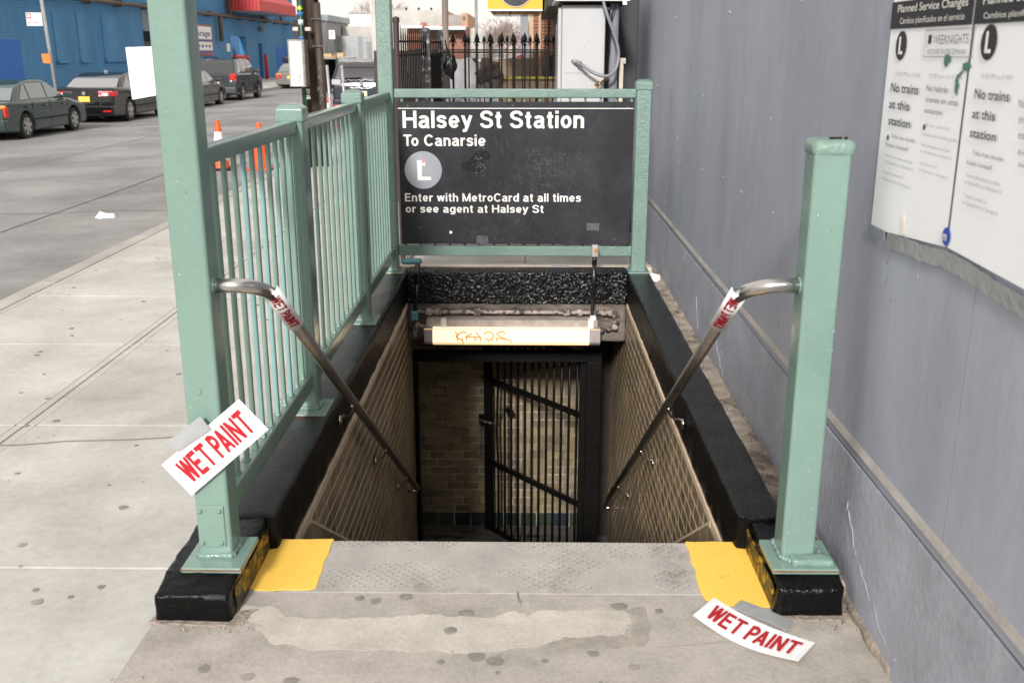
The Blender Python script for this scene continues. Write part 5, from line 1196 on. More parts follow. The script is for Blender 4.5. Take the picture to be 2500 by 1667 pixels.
YD = thing('low_shops', 'low faded red and blue rooftops behind the corrugated fence', 'building')
for a, b, z, c in ((-15.3, -12.5, 3.55, (.50, .47, .44)), (-13.6, -12.0, 3.3, (.28, .42, .62)), (-12.6, -11.0, 3.5, (.45, .20, .14)), (-12.4, -10.5, 3.1, (.62, .60, .58)), (-10.8, -9, 3.3, (.4, .36, .33))): B('roof_section', mat('roof_%d' % int(-a * 10), c, .8, var=.15, vs=1), YD, a, b, 86 + rg.uniform(0, 2), 90, -.3, z)
WB = thing('white_building', 'long white two-storey building behind the grey fence', 'building')
WM = mat('white_render', (.74, .71, .67), .85, var=.05, vs=.4); B('wall', WM, WB, -15.6, -7.0, 92, 100, -.3, 4.75, ); B('coping', mat('coping_grey', (.4, .38, .36), .8), WB, -15.7, -6.9, 91.9, 100.1, 4.751, 4.82)
for x in (-12.9, -12.0, -11.55): B('window', mat('far_window', (.12, .12, .13), .4), WB, x, x + .28, 91.93, 91.99, 3.0, 3.6)
B('brick_pier', mat('far_brick', (.32, .14, .10), .8), WB, -11.6, -11.2, 91.5, 91.9, 2.2, 3.8)

# ================================================================== TREES (bare)
def bare_tree(name, label, x, y, h, spread, mt, seed, n0=7, r0=.16, depth=4):
    rr = random.Random(seed); t = thing(name, label, 'tree', None, (x, y, -.2)); tk = MB(); cr_ = MB()
    tk.tube([(0, 0, 0), (rr.uniform(-.1, .1), 0, h * .25), (rr.uniform(-.2, .2), 0, h * .5)], [r0, r0 * .8, r0 * .55], 8); tk.build('trunk', mt, t, smooth=True)
    def br(p, d, ln, r, lv):
        q = p + d * ln; mid = p + d * ln * .5 + Vector((rr.uniform(-1, 1), rr.uniform(-1, 1), rr.uniform(-.5, 1))) * ln * .08
        cr_.tube([p, mid, q], [r, r * .8, r * .6], 4 if lv < 2 else 3, cap=False)
        if lv >= depth: return
        for k in range(rr.choice((2, 3, 3)) + (1 if lv == 0 else 0)):
            nd = (d + Vector((rr.uniform(-1, 1) * spread, rr.uniform(-1, 1) * spread, rr.uniform(-.2, .7)))).normalized(); s0 = rr.uniform(.55, 1)
            br(p.lerp(q, s0), nd, ln * rr.uniform(.6, .82), max(.012, r * .55), lv + 1)
    for k in range(n0):
        a = 2 * math.pi * k / n0 + rr.uniform(-.4, .4); d_ = Vector((math.cos(a) * spread, math.sin(a) * spread, rr.uniform(.5, 1.2))).normalized(); br(Vector((0, 0, h * (.3 + .25 * rr.random()))), d_, h * .26, r0 * .45, 0)
    cr_.build('crown', mt, t, fix=False); return t
BK = mat('pale_bark', (.26, .21, .165), .9); BK2 = mat('reddish_bark', (.30, .225, .20), .9)
bare_tree('bare_tree', 'pale bare tree above the grey building right of the pole', -14.9, 105, 6.9, .8, BK, 3)
bare_tree('bare_tree', 'smaller pale bare tree left of the white building', -13.2, 108, 5.8, .8, BK, 4)

# ================================================================== RIGHT BACKGROUND
BRK = mat('red_brick', (.28, .13, .09), .85, var=.25, vs=3, bump=.4, bs=20); TAN = mat('tan_render', (.50, .36, .24), .8)
o = thing('white_warehouse', 'large dirty white building behind the wooden pole', 'building'); B('wall', mat('dirty_white', (.50, .475, .44), .85, var=.2, vs=.8), o, -11, -5.9, 74, 84, -.3, 4.35); B('window', mat('far_window', (.12, .12, .13), .4), o, -7.8, -7.3, 73.93, 73.99, 3.15, 3.35); B('side_wall', TAN, o, -5.9, -5.55, 74.2, 84, -.3, 4.3)
for k in range(3): MB().tube([(-8.6 + k * .9, 75, 4.35), (-8.6 + k * .9, 75, 4.55)], [.05, .10], 6).build('roof_vent', IRON, o)
o = thing('brown_building', 'grey and tan brick building stepped behind the canopy', 'building'); B('wall', mat('grey_brown', (.33, .30, .28), .85, var=.2, vs=1), o, -5.4, -4.3, 70, 80, -.3, 3.9); B('wing', mat('tan_brick', (.50, .30, .19), .85, var=.15), o, -4.28, -3.9, 69.5, 80, -.3, 4.0); B('window', mat('far_window', (.12, .12, .13), .4), o, -4.22, -4.05, 69.42, 69.48, 3.6, 3.8); B('roof', mat('grey_roof', (.45, .43, .41), .8), o, -3.88, -2.8, 70, 78, -.3, 3.1, bevel=.3)
CN = thing('canopied_shop', 'brick shop with a white canopy edged by red lights', 'shop'); B('wall', BRK, CN, -6.9, -3.55, 60.6, 66, -.3, 2.95); B('canopy', WHT, CN, -5.8, -3.5, 59.6, 61, 2.76, 2.95); B('canopy', WHT, CN, -7.2, -6.0, 60, 61, 2.85, 3.0); B('dark_fascia', mat('teal_dark', (.05, .07, .07), .6), CN, -5.75, -3.55, 59.8, 60.5, 2.66, 2.755)
for x in (-5.7, -4.95, -4.4, -3.7): B('red_lamp', mat('red_lamp', (.8, .05, .05), .4, var=0), CN, x, x + .14, 59.7, 59.9, 2.955, 3.02)
B('chimney', BRK, CN, -6.15, -5.85, 60.7, 61.2, 2.95, 3.18); B('window', mat('warm_window', (.4, .3, .12), .5), CN, -5.0, -4.1, 60.5, 60.58, 2.2, 2.5)
WPM = mat('grey_brown_wood', (.20, .17, .14), .9, var=.2, vs=2, stretch=(2, 2, .3))
o = MB().tube([(-1.54, 20, -.1), (-1.55, 20, 2), (-1.56, 20, 7)], [.068, .062, .055], 14).build('utility_pole', WPM, smooth=True); tag(o, 'grey brown wooden pole rising behind the black spear fence', 'pole')
o = MB().tube([(-1.195, 25, -.1), (-1.20, 25, 7)], .035, 12).build('lamp_post', mat('grey_pole', (.30, .31, .32), .6, var=.2, vs=3), smooth=True); tag(o, 'thin grey post right of the wooden pole behind the fence', 'pole')
for i, (x, y, h, sd_) in enumerate(((-2.9, 95, 6.4, 11), (-1.7, 92, 6.0, 12), (-.4, 96, 6.6, 13), (1.0, 93, 6.3, 14), (-3.6, 100, 6.0, 15))):
    bare_tree('bare_tree', ['reddish bare tree right of the thin grey post', 'reddish bare tree under the middle of the yellow sign', 'tallest reddish bare tree at the road end', 'reddish bare tree beside the brick shopfront', 'thin reddish bare tree just behind the grey post'][i], x, y, h * .72, .95, BK2, sd_, 8, .11)
for i, (x, y, z) in enumerate(((-1.5, 60, 3.1), (1.2, 62, 3.2))): o = MB().tube([(x - .9, y, -.2), (x - .9, y, z)], .05, 8).build('far_lamp_post', mat('pale_pole', (.45, .43, .42), .7)); tag(o, ['pale far lamp post left among the bare trees', 'pale far lamp post right among the bare trees'][i], 'pole')
o = thing('road_end_houses', 'low hazy row of houses at the end of the far road', 'building')
for k in range(7): B('house', mat('hazy_%d' % (k % 3), ((.42, .36, .34), (.36, .33, .33), (.48, .42, .38))[k % 3], .9), o, -5 + k * 1.3, -3.75 + k * 1.3, 110, 116, -.3, 2.9 + .5 * ((k * 3) % 4) / 3)
# brick shopfront on the right, seen past the air conditioner
SF = thing('brick_shopfront', 'brick and tan striped shopfront behind the air conditioner', 'building')
B('wall', BRK, SF, .10, 1.4, 14.3, 20, -.2, 5)
for a, b, mt in ((.042, .098, TAN), (.163, .20, TAN)): B('pilaster', mt, SF, a, b, 14.02, 14.3, 0, 5)
for a, b in ((.1, .16), (.205, .245), (.252, .30), (.315, .36)):
    for k in range(74): MB().box(a, b, 14.0 + (k % 2) * .015, 14.3, .05 + k * .042, .086 + k * .042).build('brick', BRK, SF)
B('grey_face', mat('grey_face', (.24, .25, .27), .8), SF, -.12, .04, 22, 22.4, -.2, 5)
YS = thing('yellow_awning_sign', 'yellow box awning with a tyre picture and open striped underside', 'sign')
YM = mat('sign_yellow', (.66, .44, .03), .5, var=.05, vs=2)
B('front_panel', YM, YS, -.405, .17, 11.0, 11.03, 2.02, 2.9); B('edge_strip', WHT, YS, -.405, .17, 10.99, 10.999, 2.0, 2.018); B('side_panel', YM, YS, -.405, -.39, 11.03, 13.1, 2.02, 2.9); B('side_panel', YM, YS, .155, .17, 11.03, 13.1, 2.02, 2.9)
for k in range(12): B('underside_strip', YM if k % 2 else mat('sign_red2', (.55, .12, .05), .6), YS, -.385 + k * .045, -.345 + k * .045, 11.9, 12.3, 2.022, 2.028)
B('underside', mat('sign_yellow_lit', (.75, .52, .06), .6), YS, -.388, .153, 11.05, 13.1, 2.03, 2.04)  # underside yellow lightened in place of light from below
for y in (11.15, 11.75, 12.4, 13.05): B('frame_bar', IRON, YS, -.388, .153, y, y + .02, 2.012, 2.022)
for x in (-.2, -.0): B('frame_bar', IRON, YS, x, x + .008, 11.1, 13.1, 2.006, 2.016)
TC = (-.112, 2.215)
MB().lathe([(.178, -.008), (.178, 0)], (TC[0], 10.998, TC[1]), 40, 'y').build('picture_rim', mat('pink_rim', (.72, .55, .50), .6), YS)
MB().lathe([(.168, -.012), (.168, -.0085)], (TC[0], 10.998, TC[1]), 40, 'y').build('tyre_picture', mat('tyre_print', (.03, .03, .04), .5, var=.5, vs=20), YS)
MB().lathe([(.07, -.016), (.07, -.0125)], (TC[0] + .02, 10.998, TC[1] + .03), 30, 'y').build('rim_picture', mat('rim_print', (.25, .32, .42), .4, var=.4, vs=20), YS)
# air conditioner
AC = thing('air_conditioner', 'tall white outdoor air conditioner unit behind the barrier', 'air conditioner')
ACM = mat('white_enamel', (.50, .49, .49), .4, var=.04, vs=3)
B('case', ACM, AC, .282, .622, 8.2, 9.0, .62, 1.945, bevel=.012, seg=3)
B('service_panel', ACM, AC, .478, .618, 8.193, 8.198, .7, 1.41, bevel=.002); B('label', mat('pale_label', (.46, .49, .52), .5), AC, .495, .585, 8.195, 8.1985, 1.81, 1.88); B('side_panel', ACM, AC, .30, .60, 8.196, 8.199, 1.43, 1.905, bevel=.002)
for k in range(46): B('grille_slat', ACM, AC, .252, .278, 8.25, 8.9, .92 + k * .0195, .931 + k * .0195)
B('grille_back', mat('grille_dark', (.3, .29, .28), .7), AC, .264, .2815, 8.24, 8.92, .66, 1.9); B('front_bezel', ACM, AC, .25, .281, 8.2, 8.24, .66, 1.925, bevel=.01); B('stand', INKM, AC, .30, .60, 8.25, 8.95, .0, .618)
for a, b in ((.30, 1.925), (.40, 1.93), (.46, 1.63), (.49, 1.33), (.55, 1.33), (.55, 1.40)): MB().lathe([(.004, -.004), (.004, 0)], (a, 8.199, b), 8, 'y').build('screw', INKM, AC)
HS = thing('conduit_hose', 'thick grey flexible conduit curving from the air conditioner', 'hose')
hp = [(.372, 8.18, 1.52), (.42, 8.12, 1.505), (.50, 8.08, 1.45), (.58, 8.06, 1.415), (.65, 8.06, 1.415), (.70, 8.08, 1.46), (.722, 8.1, 1.55), (.712, 8.1, 1.64), (.67, 8.1, 1.76), (.625, 8.1, 1.87), (.59, 8.12, 2.0), (.57, 8.14, 2.3)]
HM = mat('grey_conduit', (.20, .215, .24), .4, var=.05)
MB().tube(smoothp(hp), .0125, 12).build('tube', HM, HS, smooth=True); MB().tube([(.37, 8.196, 1.52), (.395, 8.15, 1.515)], .016, 12).build('fitting', mat('galvanised', (.42, .40, .39), .5, .4, var=.15, vs=20), HS, smooth=True); MB().tube([(.41, 8.135, 1.51), (.43, 8.115, 1.50)], .0185, 6).build('nut', HM, HS)
o = MB().tube(smoothp([(.70, 8.15, 2.2), (.69, 8.15, 1.95), (.665, 8.15, 1.86), (.655, 8.15, 1.7), (.65, 8.15, 1.6), (.64, 8.18, 1.5)]), .006, 8).build('black_cable', IRON, smooth=True); tag(o, 'thin black cable hanging beside the grey column', 'cable')
o = lumpy('grey_column', mat('grey_column_paint', (.20, .20, .23), .5, var=.15, vs=20, bump=.6, bs=90, bdist=.004), None, .660, .728, 8.22, 8.30, 0, 3.2, .03, .001, .004); tag(o, 'dark grey steel column between air conditioner and wall', 'column')
o = B('dark_recess', mat('dark_board_and_gap', (.035, .035, .04), .6), None, .60, .97, 9.1, 9.2, 0, 3.5); tag(o, 'dark sheet in place of the shaded gap behind the column', 'board')  # flat dark sheet paints the shade of the gap
o = B('white_trim', CREAM, None, .742, .772, 8.2, 8.24, .0, 1.545); tag(o, 'narrow cream board standing beside the grey column', 'board'); MB().box(.765, .79, 8.19, 8.22, 1.50, 1.545).build('clip', mat('galvanised', (.42, .40, .39), .5, .4, var=.15, vs=20), o, bevel=.003)
EAV = mat('eave_white', (.6, .58, .56), .5)
o = B('white_eave', EAV, None, .225, .80, 8.1, 9.0, 1.968, 1.99); tag(o, 'white metal eave above the air conditioner', 'eave'); B('drip', WHT, o, .742, .775, 8.09, 8.12, 1.94, 1.967); B('dark_underside', IRON, o, .26, .79, 8.15, 8.98, 1.955, 1.9675)
o = B('dark_canopy', mat('dark_canopy', (.03, .028, .027), .6), None, .19, .60, 9.3, 13.5, 1.98, 3.2); tag(o, 'dark canopy box between yellow sign and white eave', 'canopy'); B('dark_side', mat('dark_canopy', (.03, .028, .027), .6), o, .34, .50, 11, 13.6, 0, 1.975)
BI = thing('water_tap', 'brass wall tap with star handle below the conduit', 'tap'); BRS_ = mat('old_brass', (.28, .19, .09), .4, .8, var=.3, vs=20)
MB().tube([(.655, 8.2, 1.385), (.625, 8.15, 1.38), (.60, 8.12, 1.365), (.565, 8.09, 1.34)], .010, 10).build('spout', BRS_, BI, smooth=True); MB().tube([(.56, 8.10, 1.345), (.56, 8.07, 1.335)], .016, 10).build('valve', BRS_, BI)
for k in range(5): a = k * 1.256 + .3; MB().tube([(.56, 8.065, 1.335), (.56 + .026 * math.cos(a), 8.062, 1.335 + .026 * math.sin(a))], [.004, .006], 6).build('handle_arm', BRS_, BI)

# ================================================================== BLACK SPEAR FENCE
BF = thing('spear_fence', 'black wrought iron fence with spear finials and mesh behind the barrier', 'fence'); fy = 9.5
def finial(par, x, y, z, s_=1):
    MB().lathe([(.006 * s_, 0), (.016 * s_, .008 * s_), (.007 * s_, .02 * s_), (.010 * s_, .03 * s_), (.021 * s_, .048 * s_), (.012 * s_, .075 * s_), (.002 * s_, .10 * s_)], (x, y, z), 8).build('finial', IRON, par)
    MB().tube([(x - .027 * s_, y, z + .022 * s_), (x - .014 * s_, y, z + .036 * s_), (x, y, z + .028 * s_), (x + .014 * s_, y, z + .036 * s_), (x + .027 * s_, y, z + .022 * s_)], .005 * s_, 5).build('finial_leaf', IRON, par)
B('top_rail', IRON, BF, -.78, .36, fy - .012, fy + .012, 1.578, 1.594)
xs = [-.33 + .106 * k for k in range(7)] + [-.45, -.56, -.67]
for x in xs:
    o = MB().box(x - .009, x + .009, fy - .009, fy + .009, 0, 1.66).build('fence_bar', IRON, BF); finial(o, x, fy, 1.64, 1.2)
B('bottom_rail', IRON, BF, -.78, .36, fy - .012, fy + .012, .2, .22)
B('end_post', IRON, BF, .32, .37, fy - .02, fy + .03, 0, 1.66)
def mesh(par, P0, ux, uz, nx, nz, wd, hh, mt, r=.0022, clip=None):
    """expanded-metal diamonds as thin bars"""
    m = MB(); P0 = Vector(P0); ux = Vector(ux); uz = Vector(uz); nr = ux.cross(uz).normalized()
    for i in range(nx):
        for j in range(nz):
            a = P0 + ux * ((i + .5 * (j % 2)) * wd) + uz * (j * hh)
            for sg in (-.5, .5):
                b = a + ux * (sg * wd) + uz * hh; s_ = Vector(uz) * r
                m.add([a - s_, b - s_, b + s_, a + s_], [(0, 1, 2, 3)])
    return m.build('mesh', mt, par, kind='stuff', fix=False)
mesh(BF, (-.76, fy + .02, .9), (1, 0, 0), (0, 0, 1), 34, 84, .033, .0080, IRON, .0021)
BF2 = thing('spear_fence', 'second black spear fence farther back behind the first', 'fence'); fy2 = 11.2
B('top_rail', IRON, BF2, -.9, .25, fy2 - .012, fy2 + .012, 1.60, 1.615)
for k in range(12):
    x = -.62 + k * .083; o = MB().box(x - .007, x + .007, fy2 - .007, fy2 + .007, 0, 1.68).build('fence_bar', IRON, BF2); finial(o, x, fy2, 1.66, 1.0)
# left return of the fence: panels running back with posts
LFN = thing('side_fence', 'black mesh fence with close bars running back from the corner post', 'fence')
BRN = mat('brown_post', (.05, .03, .028), .5)
MB().lathe([(.022, 0), (.022, 1.80), (.027, 1.80), (.027, 1.83), (.01, 1.84)], (-.952, 7.62, 0), 14).build('round_post', BRN, LFN, smooth=False)
pa, pb, pc = Vector((-.93, 7.65, 0)), Vector((-.83, 8.6, 0)), Vector((-.775, 9.4, 0))
for a, b, nb_ in ((pa, pb, 13), (pb, pc, 9)):
    dv = (b - a).normalized(); ln = (b - a).length
    MB().bar(a + Vector((0, 0, 1.565)), b + Vector((0, 0, 1.575)), .02, .016).build('rail', IRON, LFN); MB().bar(a + Vector((0, 0, .25)), b + Vector((0, 0, .25)), .02, .016).build('rail', IRON, LFN)
    MB().bar(a + Vector((0, 0, 1.665)), b + Vector((0, 0, 1.675)), .02, .016).build('rail', IRON, LFN)
    for k in range(nb_):
        p = a + dv * ln * (k + .5) / nb_; MB().tube([p + Vector((0, 0, 1.56)), p + Vector((0, 0, 1.70)), p + Vector((0, 0, 1.78))], [.006, .006, .001], 5).build('spike', IRON, LFN)
    mesh(LFN, a + Vector((0, .0, 1.0)), dv, (0, 0, 1), int(ln / .034) , 24, .034, .023, IRON, .0028)
    for k in range(16): p = a + dv * ln * (k + .5) / 16; MB().tube([p, p + Vector((0, 0, 1.56))], .004, 4).build('bar', IRON, LFN)
FP = mat('flaking_black_paint', (.06, .06, .065), .6, var=.6, vs=20, col2=(.3, .3, .31), c2s=22, c2t=(.52, .56))
for p, w2, h_2 in ((pb, .034, 1.74), (pc, .02, 1.73)):
    o = MB().box(p.x - w2, p.x + w2, p.y - w2, p.y + w2, 0, h_2).build('square_post', FP, LFN, bevel=.003); MB().lathe([(w2 * 1.3, 0), (w2 * 1.35, .012), (w2 * .9, .035), (w2 * .3, .045)], (p.x, p.y, h_2), 4).build('post_cap', FP, o)
# black bag hanging on fence
def blob(name, lab, cat, c, s_, mt, sd=1, sub=3, amp=.25):
    bm = bmesh.new(); bmesh.ops.create_icosphere(bm, subdivisions=sub, radius=1)
    for v in bm.verts:
        n1 = noise.noise(v.co * 1.6 + Vector((sd, 0, 0))) * amp + noise.noise(v.co * 5 + Vector((sd, 0, 0))) * amp * .35; v.co = v.co * (1 + n1); v.co = Vector((v.co.x * s_[0], v.co.y * s_[1], v.co.z * s_[2]))
    me = bpy.data.meshes.new(name); bm.to_mesh(me); bm.free(); me.materials.append(mt)
    for p in me.polygons: p.use_smooth = True
    o = bpy.data.objects.new(name, me); COL.objects.link(o); o.location = c; return tag(o, lab, cat)
o = blob('plastic_bag', 'black plastic bag hanging on the spear fence', 'bag', (-.69, 9.40, 1.47), (.055, .04, .11), mat('black_plastic', (.008, .008, .009), .25, bump=.8, bs=30, bdist=.01), 2, 4, .3)
MB().tube([(0, 0, .08), (-.03, 0, .16), (-.045, .02, .22)], [.012, .008, .006], 6).build('handle', mat('black_plastic', (.008, .008, .009), .25), o)
# yard things seen through the mesh
PLn = thing('planter_boards', 'brown wooden planter boxes with yellow rim beyond the fence', 'planter')
B('yellow_rim', mat('rim_yellow', (.50, .42, .05), .6, var=.2, vs=20), PLn, -.31, .37, 11.95, 12.1, 1.285, 1.31)
for k in range(6): B('board', mat('brown_board', (.36, .25, .16), .8, var=.2, vs=6), PLn, -.30 + k * .112, -.20 + k * .112, 12, 12.05, .6, 1.284)
o = B('tan_panel', mat('tan_panel', (.46, .34, .24), .8), None, -.40, .09, 12.9, 12.95, 1.0, 1.50); tag(o, 'tan board leaning beyond the fence', 'board'); B('white_cap', WHT, o, -.40, .09, 12.88, 12.96, 1.501, 1.515)
o = blob('white_sack', 'white sacks heaped beyond the fence at left', 'sack', (-.74, 12.3, 1.1), (.24, .3, .42), mat('white_sack', (.55, .55, .58), .6, bump=.5, bs=12, bdist=.05), 5)
o = blob('grey_sack', 'pale cloth bundle beyond the fence in the middle', 'sack', (-.42, 12.4, 1.0), (.20, .25, .34), mat('pale_cloth', (.55, .53, .58), .7), 7)
o = blob('black_bin_bag', 'black bags heaped beyond the fence at right', 'bag', (.30, 12.8, 1.3), (.12, .2, .24), mat('black_plastic', (.008, .008, .009), .25), 8)
o = blob('brown_bush', 'dark brown dead shrub beyond the fence', 'shrub', (-.42, 11.9, 1.38), (.13, .12, .12), mat('dead_brown', (.07, .045, .035), .9), 9, 4, .9)
o = B('yard_wall', mat('pale_yard', (.50, .48, .46), .85, var=.2, vs=2), None, -1.5, .5, 15.5, 15.7, -.1, 1.22); tag(o, 'low pale wall across the yard', 'wall')
YC = thing('parked_car', 'white car parked beyond the fence, roof just visible', 'car', None); MB().prism([(-.9, 0, .3), (-.9, 0, .9), (-.5, 0, 1.35), (.5, 0, 1.35), (.9, 0, .9), (.9, 0, .3)], (0, 1.5, 0)).build('body', mat('white_car_paint', (.7, .7, .7), .3), YC, bevel=.08)
MB().prism([(-.72, 0, .95), (-.46, 0, 1.3), (.46, 0, 1.3), (.72, 0, .95)], (0, .02, 0)).build('windscreen', GLASS, YC); YC.location = (-1.6, 30, 0); YC.children[1].location = (0, -.015, 0)
for s_ in (-.6, .6): MB().lathe([(.12, -.02), (.12, 0)], (s_, -.01, .6), 12, 'y').build('headlight', LWHT, YC)

# ================================================================== PEOPLE
SKIN = mat('skin_dark', (.20, .11, .07), .55); HAIR = mat('dark_hair', (.02, .015, .012), .8)
def person(label, loc, rot, pose, top, trouser, h=1.6, hair=HAIR, skin=SKIN, extra=None):
    """one continuous skinned body; heights as fractions of h"""
    t = thing('person', label, 'person', None, loc); t.rotation_euler = (0, 0, rot)
    J = dict(pel=(0, 0, .53, .075), spi=(0, .0, .64, .08), che=(0, .0, .75, .088), nec=(0, 0, .835, .035), hd1=(0, .006, .875, .04), hd2=(0, .012, .925, .055), hd3=(0, .008, .965, .045),
             shl=(-.10, 0, .80, .04), ell=(-.13, .01, .64, .028), wrl=(-.12, .05, .52, .02), hal=(-.12, .06, .475, .022), shr=(.10, 0, .80, .04), elr=(.13, .01, .64, .028), wrr=(.12, .05, .52, .02), har=(.12, .06, .475, .022),
             hil=(-.052, 0, .50, .06), knl=(-.055, .02, .28, .04), anl=(-.055, 0, .045, .027), tol=(-.06, .075, .02, .024), hir=(.052, 0, .50, .06), knr=(.055, .02, .28, .04), anr=(.055, 0, .045, .027), tor=(.06, .075, .02, .024))
    for k, v in pose.items(): J[k] = (*v, J[k][3])
    E = [('pel', 'spi'), ('spi', 'che'), ('che', 'nec'), ('nec', 'hd1'), ('hd1', 'hd2'), ('hd2', 'hd3'), ('che', 'shl'), ('shl', 'ell'), ('ell', 'wrl'), ('wrl', 'hal'), ('che', 'shr'), ('shr', 'elr'), ('elr', 'wrr'), ('wrr', 'har'),
         ('pel', 'hil'), ('hil', 'knl'), ('knl', 'anl'), ('anl', 'tol'), ('pel', 'hir'), ('hir', 'knr'), ('knr', 'anr'), ('anr', 'tor')]
    ks = list(J); me = bpy.data.meshes.new('body'); me.from_pydata([tuple(c * h for c in J[k][:3]) for k in ks], [(ks.index(a), ks.index(b)) for a, b in E], [])
    tmp = bpy.data.objects.new('tmpbody', me); COL.objects.link(tmp)
    sk = tmp.modifiers.new('skin', 'SKIN'); 
    for i, k in enumerate(ks):
        v = me.skin_vertices[0].data[i]; r = J[k][3] * h; v.radius = (r, r * .8 if k in ('spi', 'che', 'pel') else r); v.use_root = (k == 'pel')
    ss = tmp.modifiers.new('sub', 'SUBSURF'); ss.levels = 1; ss.render_levels = 1
    bpy.context.view_layer.update(); mesh_ = bpy.data.meshes.new_from_object(tmp.evaluated_get(bpy.context.evaluated_depsgraph_get())); bpy.data.objects.remove(tmp)
    mesh_.materials.clear()
    for q in (top, trouser, skin, hair, IRON): mesh_.materials.append(q)
    for p in mesh_.polygons:
        c = p.center / h; p.use_smooth = True
        p.material_index = 4 if c.z < .045 else 1 if c.z < .52 and abs(c.x) < .10 else 2 if c.z > .835 and c.z < .93 else 3 if c.z >= .93 else 2 if (c.z < .53 and abs(c.x) >= .10) else 0
    mesh_.name = 'body'; o = bpy.data.objects.new('body', mesh_); COL.objects.link(o); o.parent = t
    hz = .915 * h
    MB().lathe([(.004, 0), (.009, -.012), (.011, -.03)], (0, .065 * h, hz), 6).build('nose', skin, t)
    bm_ = MB().lathe([(.02, .0), (.062, .02), (.064, .05), (.045, .075), (.01, .085)], (0, -.002, .92 * h), 12); bm_.build('hair', hair, t, smooth=True)
    return t
PINK = mat('dusky_shirt', (.22, .10, .10), .8); JEAN = mat('dark_trousers', (.03, .03, .04), .8); BLKC = mat('black_coat', (.015, .015, .017), .8)
p1 = person('person in a dusky top carrying a dark backpack on the far sidewalk', (-14.6, 63, -.12), R(-15), dict(anl=(-.055, -.11, .06), knl=(-.055, .0, .28), tol=(-.06, -.05, .02), anr=(.055, .10, .045), knr=(.055, .09, .28), tor=(.06, .18, .02)), PINK, JEAN, 1.55)
o = lumpy('backpack', mat('backpack_navy', (.03, .025, .05), .8), None, -.15, .15, -.28, -.10, .88, 1.28, .03, .012, .05); tag(o, 'dark backpack worn by the walking person', 'backpack'); o.location = p1.location; o.rotation_euler = p1.rotation_euler
for s_ in (-1, 1): MB().tube([(s_ * .09, -.12, 1.24), (s_ * .09, .0, 1.29), (s_ * .09, .11, 1.2), (s_ * .09, .1, 1.05)], .014, 6).build('strap', mat('backpack_navy', (.03, .025, .05), .8), o)
person('person with reddish brown hair standing by the warehouse door', (-15.7, 58.2, -.12), R(120), {}, mat('red_top', (.4, .04, .04), .8), JEAN, 1.62, mat('brown_hair', (.12, .06, .04), .8), mat('skin_light', (.42, .25, .18), .6))
person('person in a red cap and black coat beyond the spear fence', (-.10, 18, -.05), R(170), {}, BLKC, JEAN, 1.62, mat('red_cap', (.35, .01, .03), .7))
person('person in a dark coat left of the red cap beyond the fence', (-.95, 19, -.05), R(180), {}, mat('brown_coat', (.09, .05, .04), .8), JEAN, 1.56)

o = thing('board_fence', 'dark board fence beyond the side fence at the left', 'fence')
for k in range(9): B('board', mat('dark_fence_board', (.05, .042, .04), .8, var=.4, vs=8), o, -1.62 + k * .09, -1.535 + k * .09, 11.0, 11.03, 0, 1.60 + .01 * (k % 3))

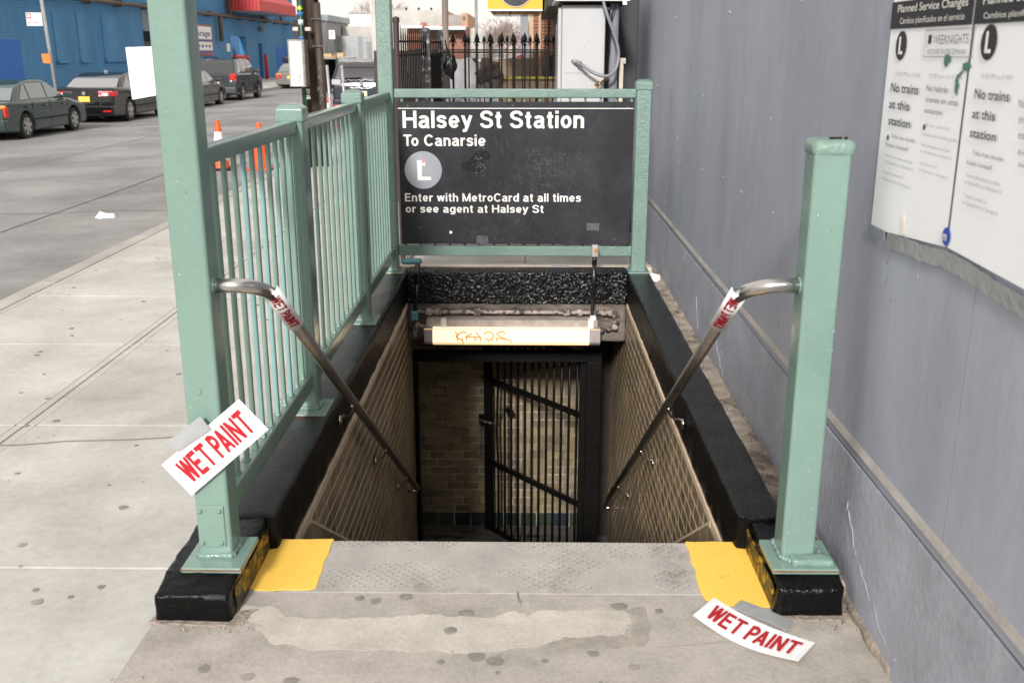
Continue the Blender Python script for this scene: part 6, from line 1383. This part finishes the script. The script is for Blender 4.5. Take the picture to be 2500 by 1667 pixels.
# ================================================================== WEAR AND PAINTED GLINTS
RUST = mat('rust', (.20, .085, .035), .9, var=.3, vs=40); CHIPD = mat('old_dark_coat', (.10, .15, .14), .6, var=.2, vs=40)
for y in py_: MB().prism([(x, yy, .1215) for x, yy in jag([(px_ - .037, y - .0725), (px_ + .146, y - .0725), (px_ + .146, y - .06), (px_ - .037, y - .06)], .004, 14)], (0, 0, .0035)).build('rust_line', RUST, RL)
MB().prism([(x, yy, .1175) for x, yy in jag([(.737, 2.6525), (.936, 2.6525), (.936, 2.66), (.737, 2.66)], .004, 14)], (0, 0, .0035)).build('rust_line', RUST, PR)
def chips(par, n, face, mt, smin=.0015, smax=.005):
    m = MB()
    for k in range(n):
        u, z = rg.random(), rg.random(); s_ = rg.uniform(smin, smax); P_ = face(u, z); N_ = rg.randint(5, 7); vs = []
        for j in range(N_):
            a = 6.283 * j / N_; r = s_ * rg.uniform(.5, 1.1); vs.append(face(u, z, r * math.cos(a), r * math.sin(a) * 1.4))
        m.add(vs, [tuple(range(N_))])
    m.build('chips_and_glints', mt, par, kind='stuff', fix=False)
GLINT = mat('glint_speck', (.62, .68, .66), .4)  # pale specks put specular glints of the green paint into colour
for par, fx, wd, y0, z0, z1 in ((RL, px_, .101, 2.70, .15, 1.8), (PR, .776, .11, 2.715, .14, 1.3)):
    fr = lambda u, z, du=0, dz=0, fx=fx, wd=wd, y0=y0, z0=z0, z1=z1: (fx + .012 + (wd - .024) * u + du, y0 - .0006, z0 + (z1 - z0) * z + dz)
    chips(par, 9, fr, GLINT, .0008, .002); chips(par, 9, fr, CHIPD, .001, .0035)
fr = lambda u, z, du=0, dz=0: (px_ + .1016, 2.71 + .08 * u + du, .2 + 1.4 * z + dz); chips(RL, 10, fr, CHIPD, .001, .003)
WM_ = mat('wall_scuff', (.47, .49, .54), .7); WD_ = mat('wall_grime', (.22, .235, .29), .8)
for mt, n, a, b in ((WM_, 24, .0008, .0022), (WD_, 60, .002, .006)):
    m = MB()
    for k in range(n):
        y = rg.uniform(1.7, 7.5); z = rg.choice((rg.uniform(.05, .42), rg.uniform(.5, 1.8), rg.uniform(.5, 1.2))); ln = rg.uniform(.004, .03); wd = rg.uniform(a, b); an = rg.gauss(1.57, .35)
        x = XW - (.0045 if z < .44 else .0006); p = (x, y, z); q = (x, y + ln * math.cos(an), z + ln * math.sin(an)); m.bar(p, q, .0008, wd * .7)
    m.build('scuff_marks', mt, GW, kind='stuff')
# bare concrete showing under the kerb ends
for cx, cy, w2 in ((-.965, 2.552, .11), (.84, 2.607, .10)):
    MB().prism([(x, y, .0022) for x, y in jag([(cx - w2 * 1.1, cy - .025), (cx + w2 * 1.25, cy - .03), (cx + w2 * 1.5, cy + .06), (cx - w2 * 1.1, cy + .02)], .011, 12)], (0, 0, .0035)).build('broken_edge', mat('broken_concrete', (.36, .30, .25), .95, var=.35, vs=30, bump=1, bs=90, speck=.2), ap)
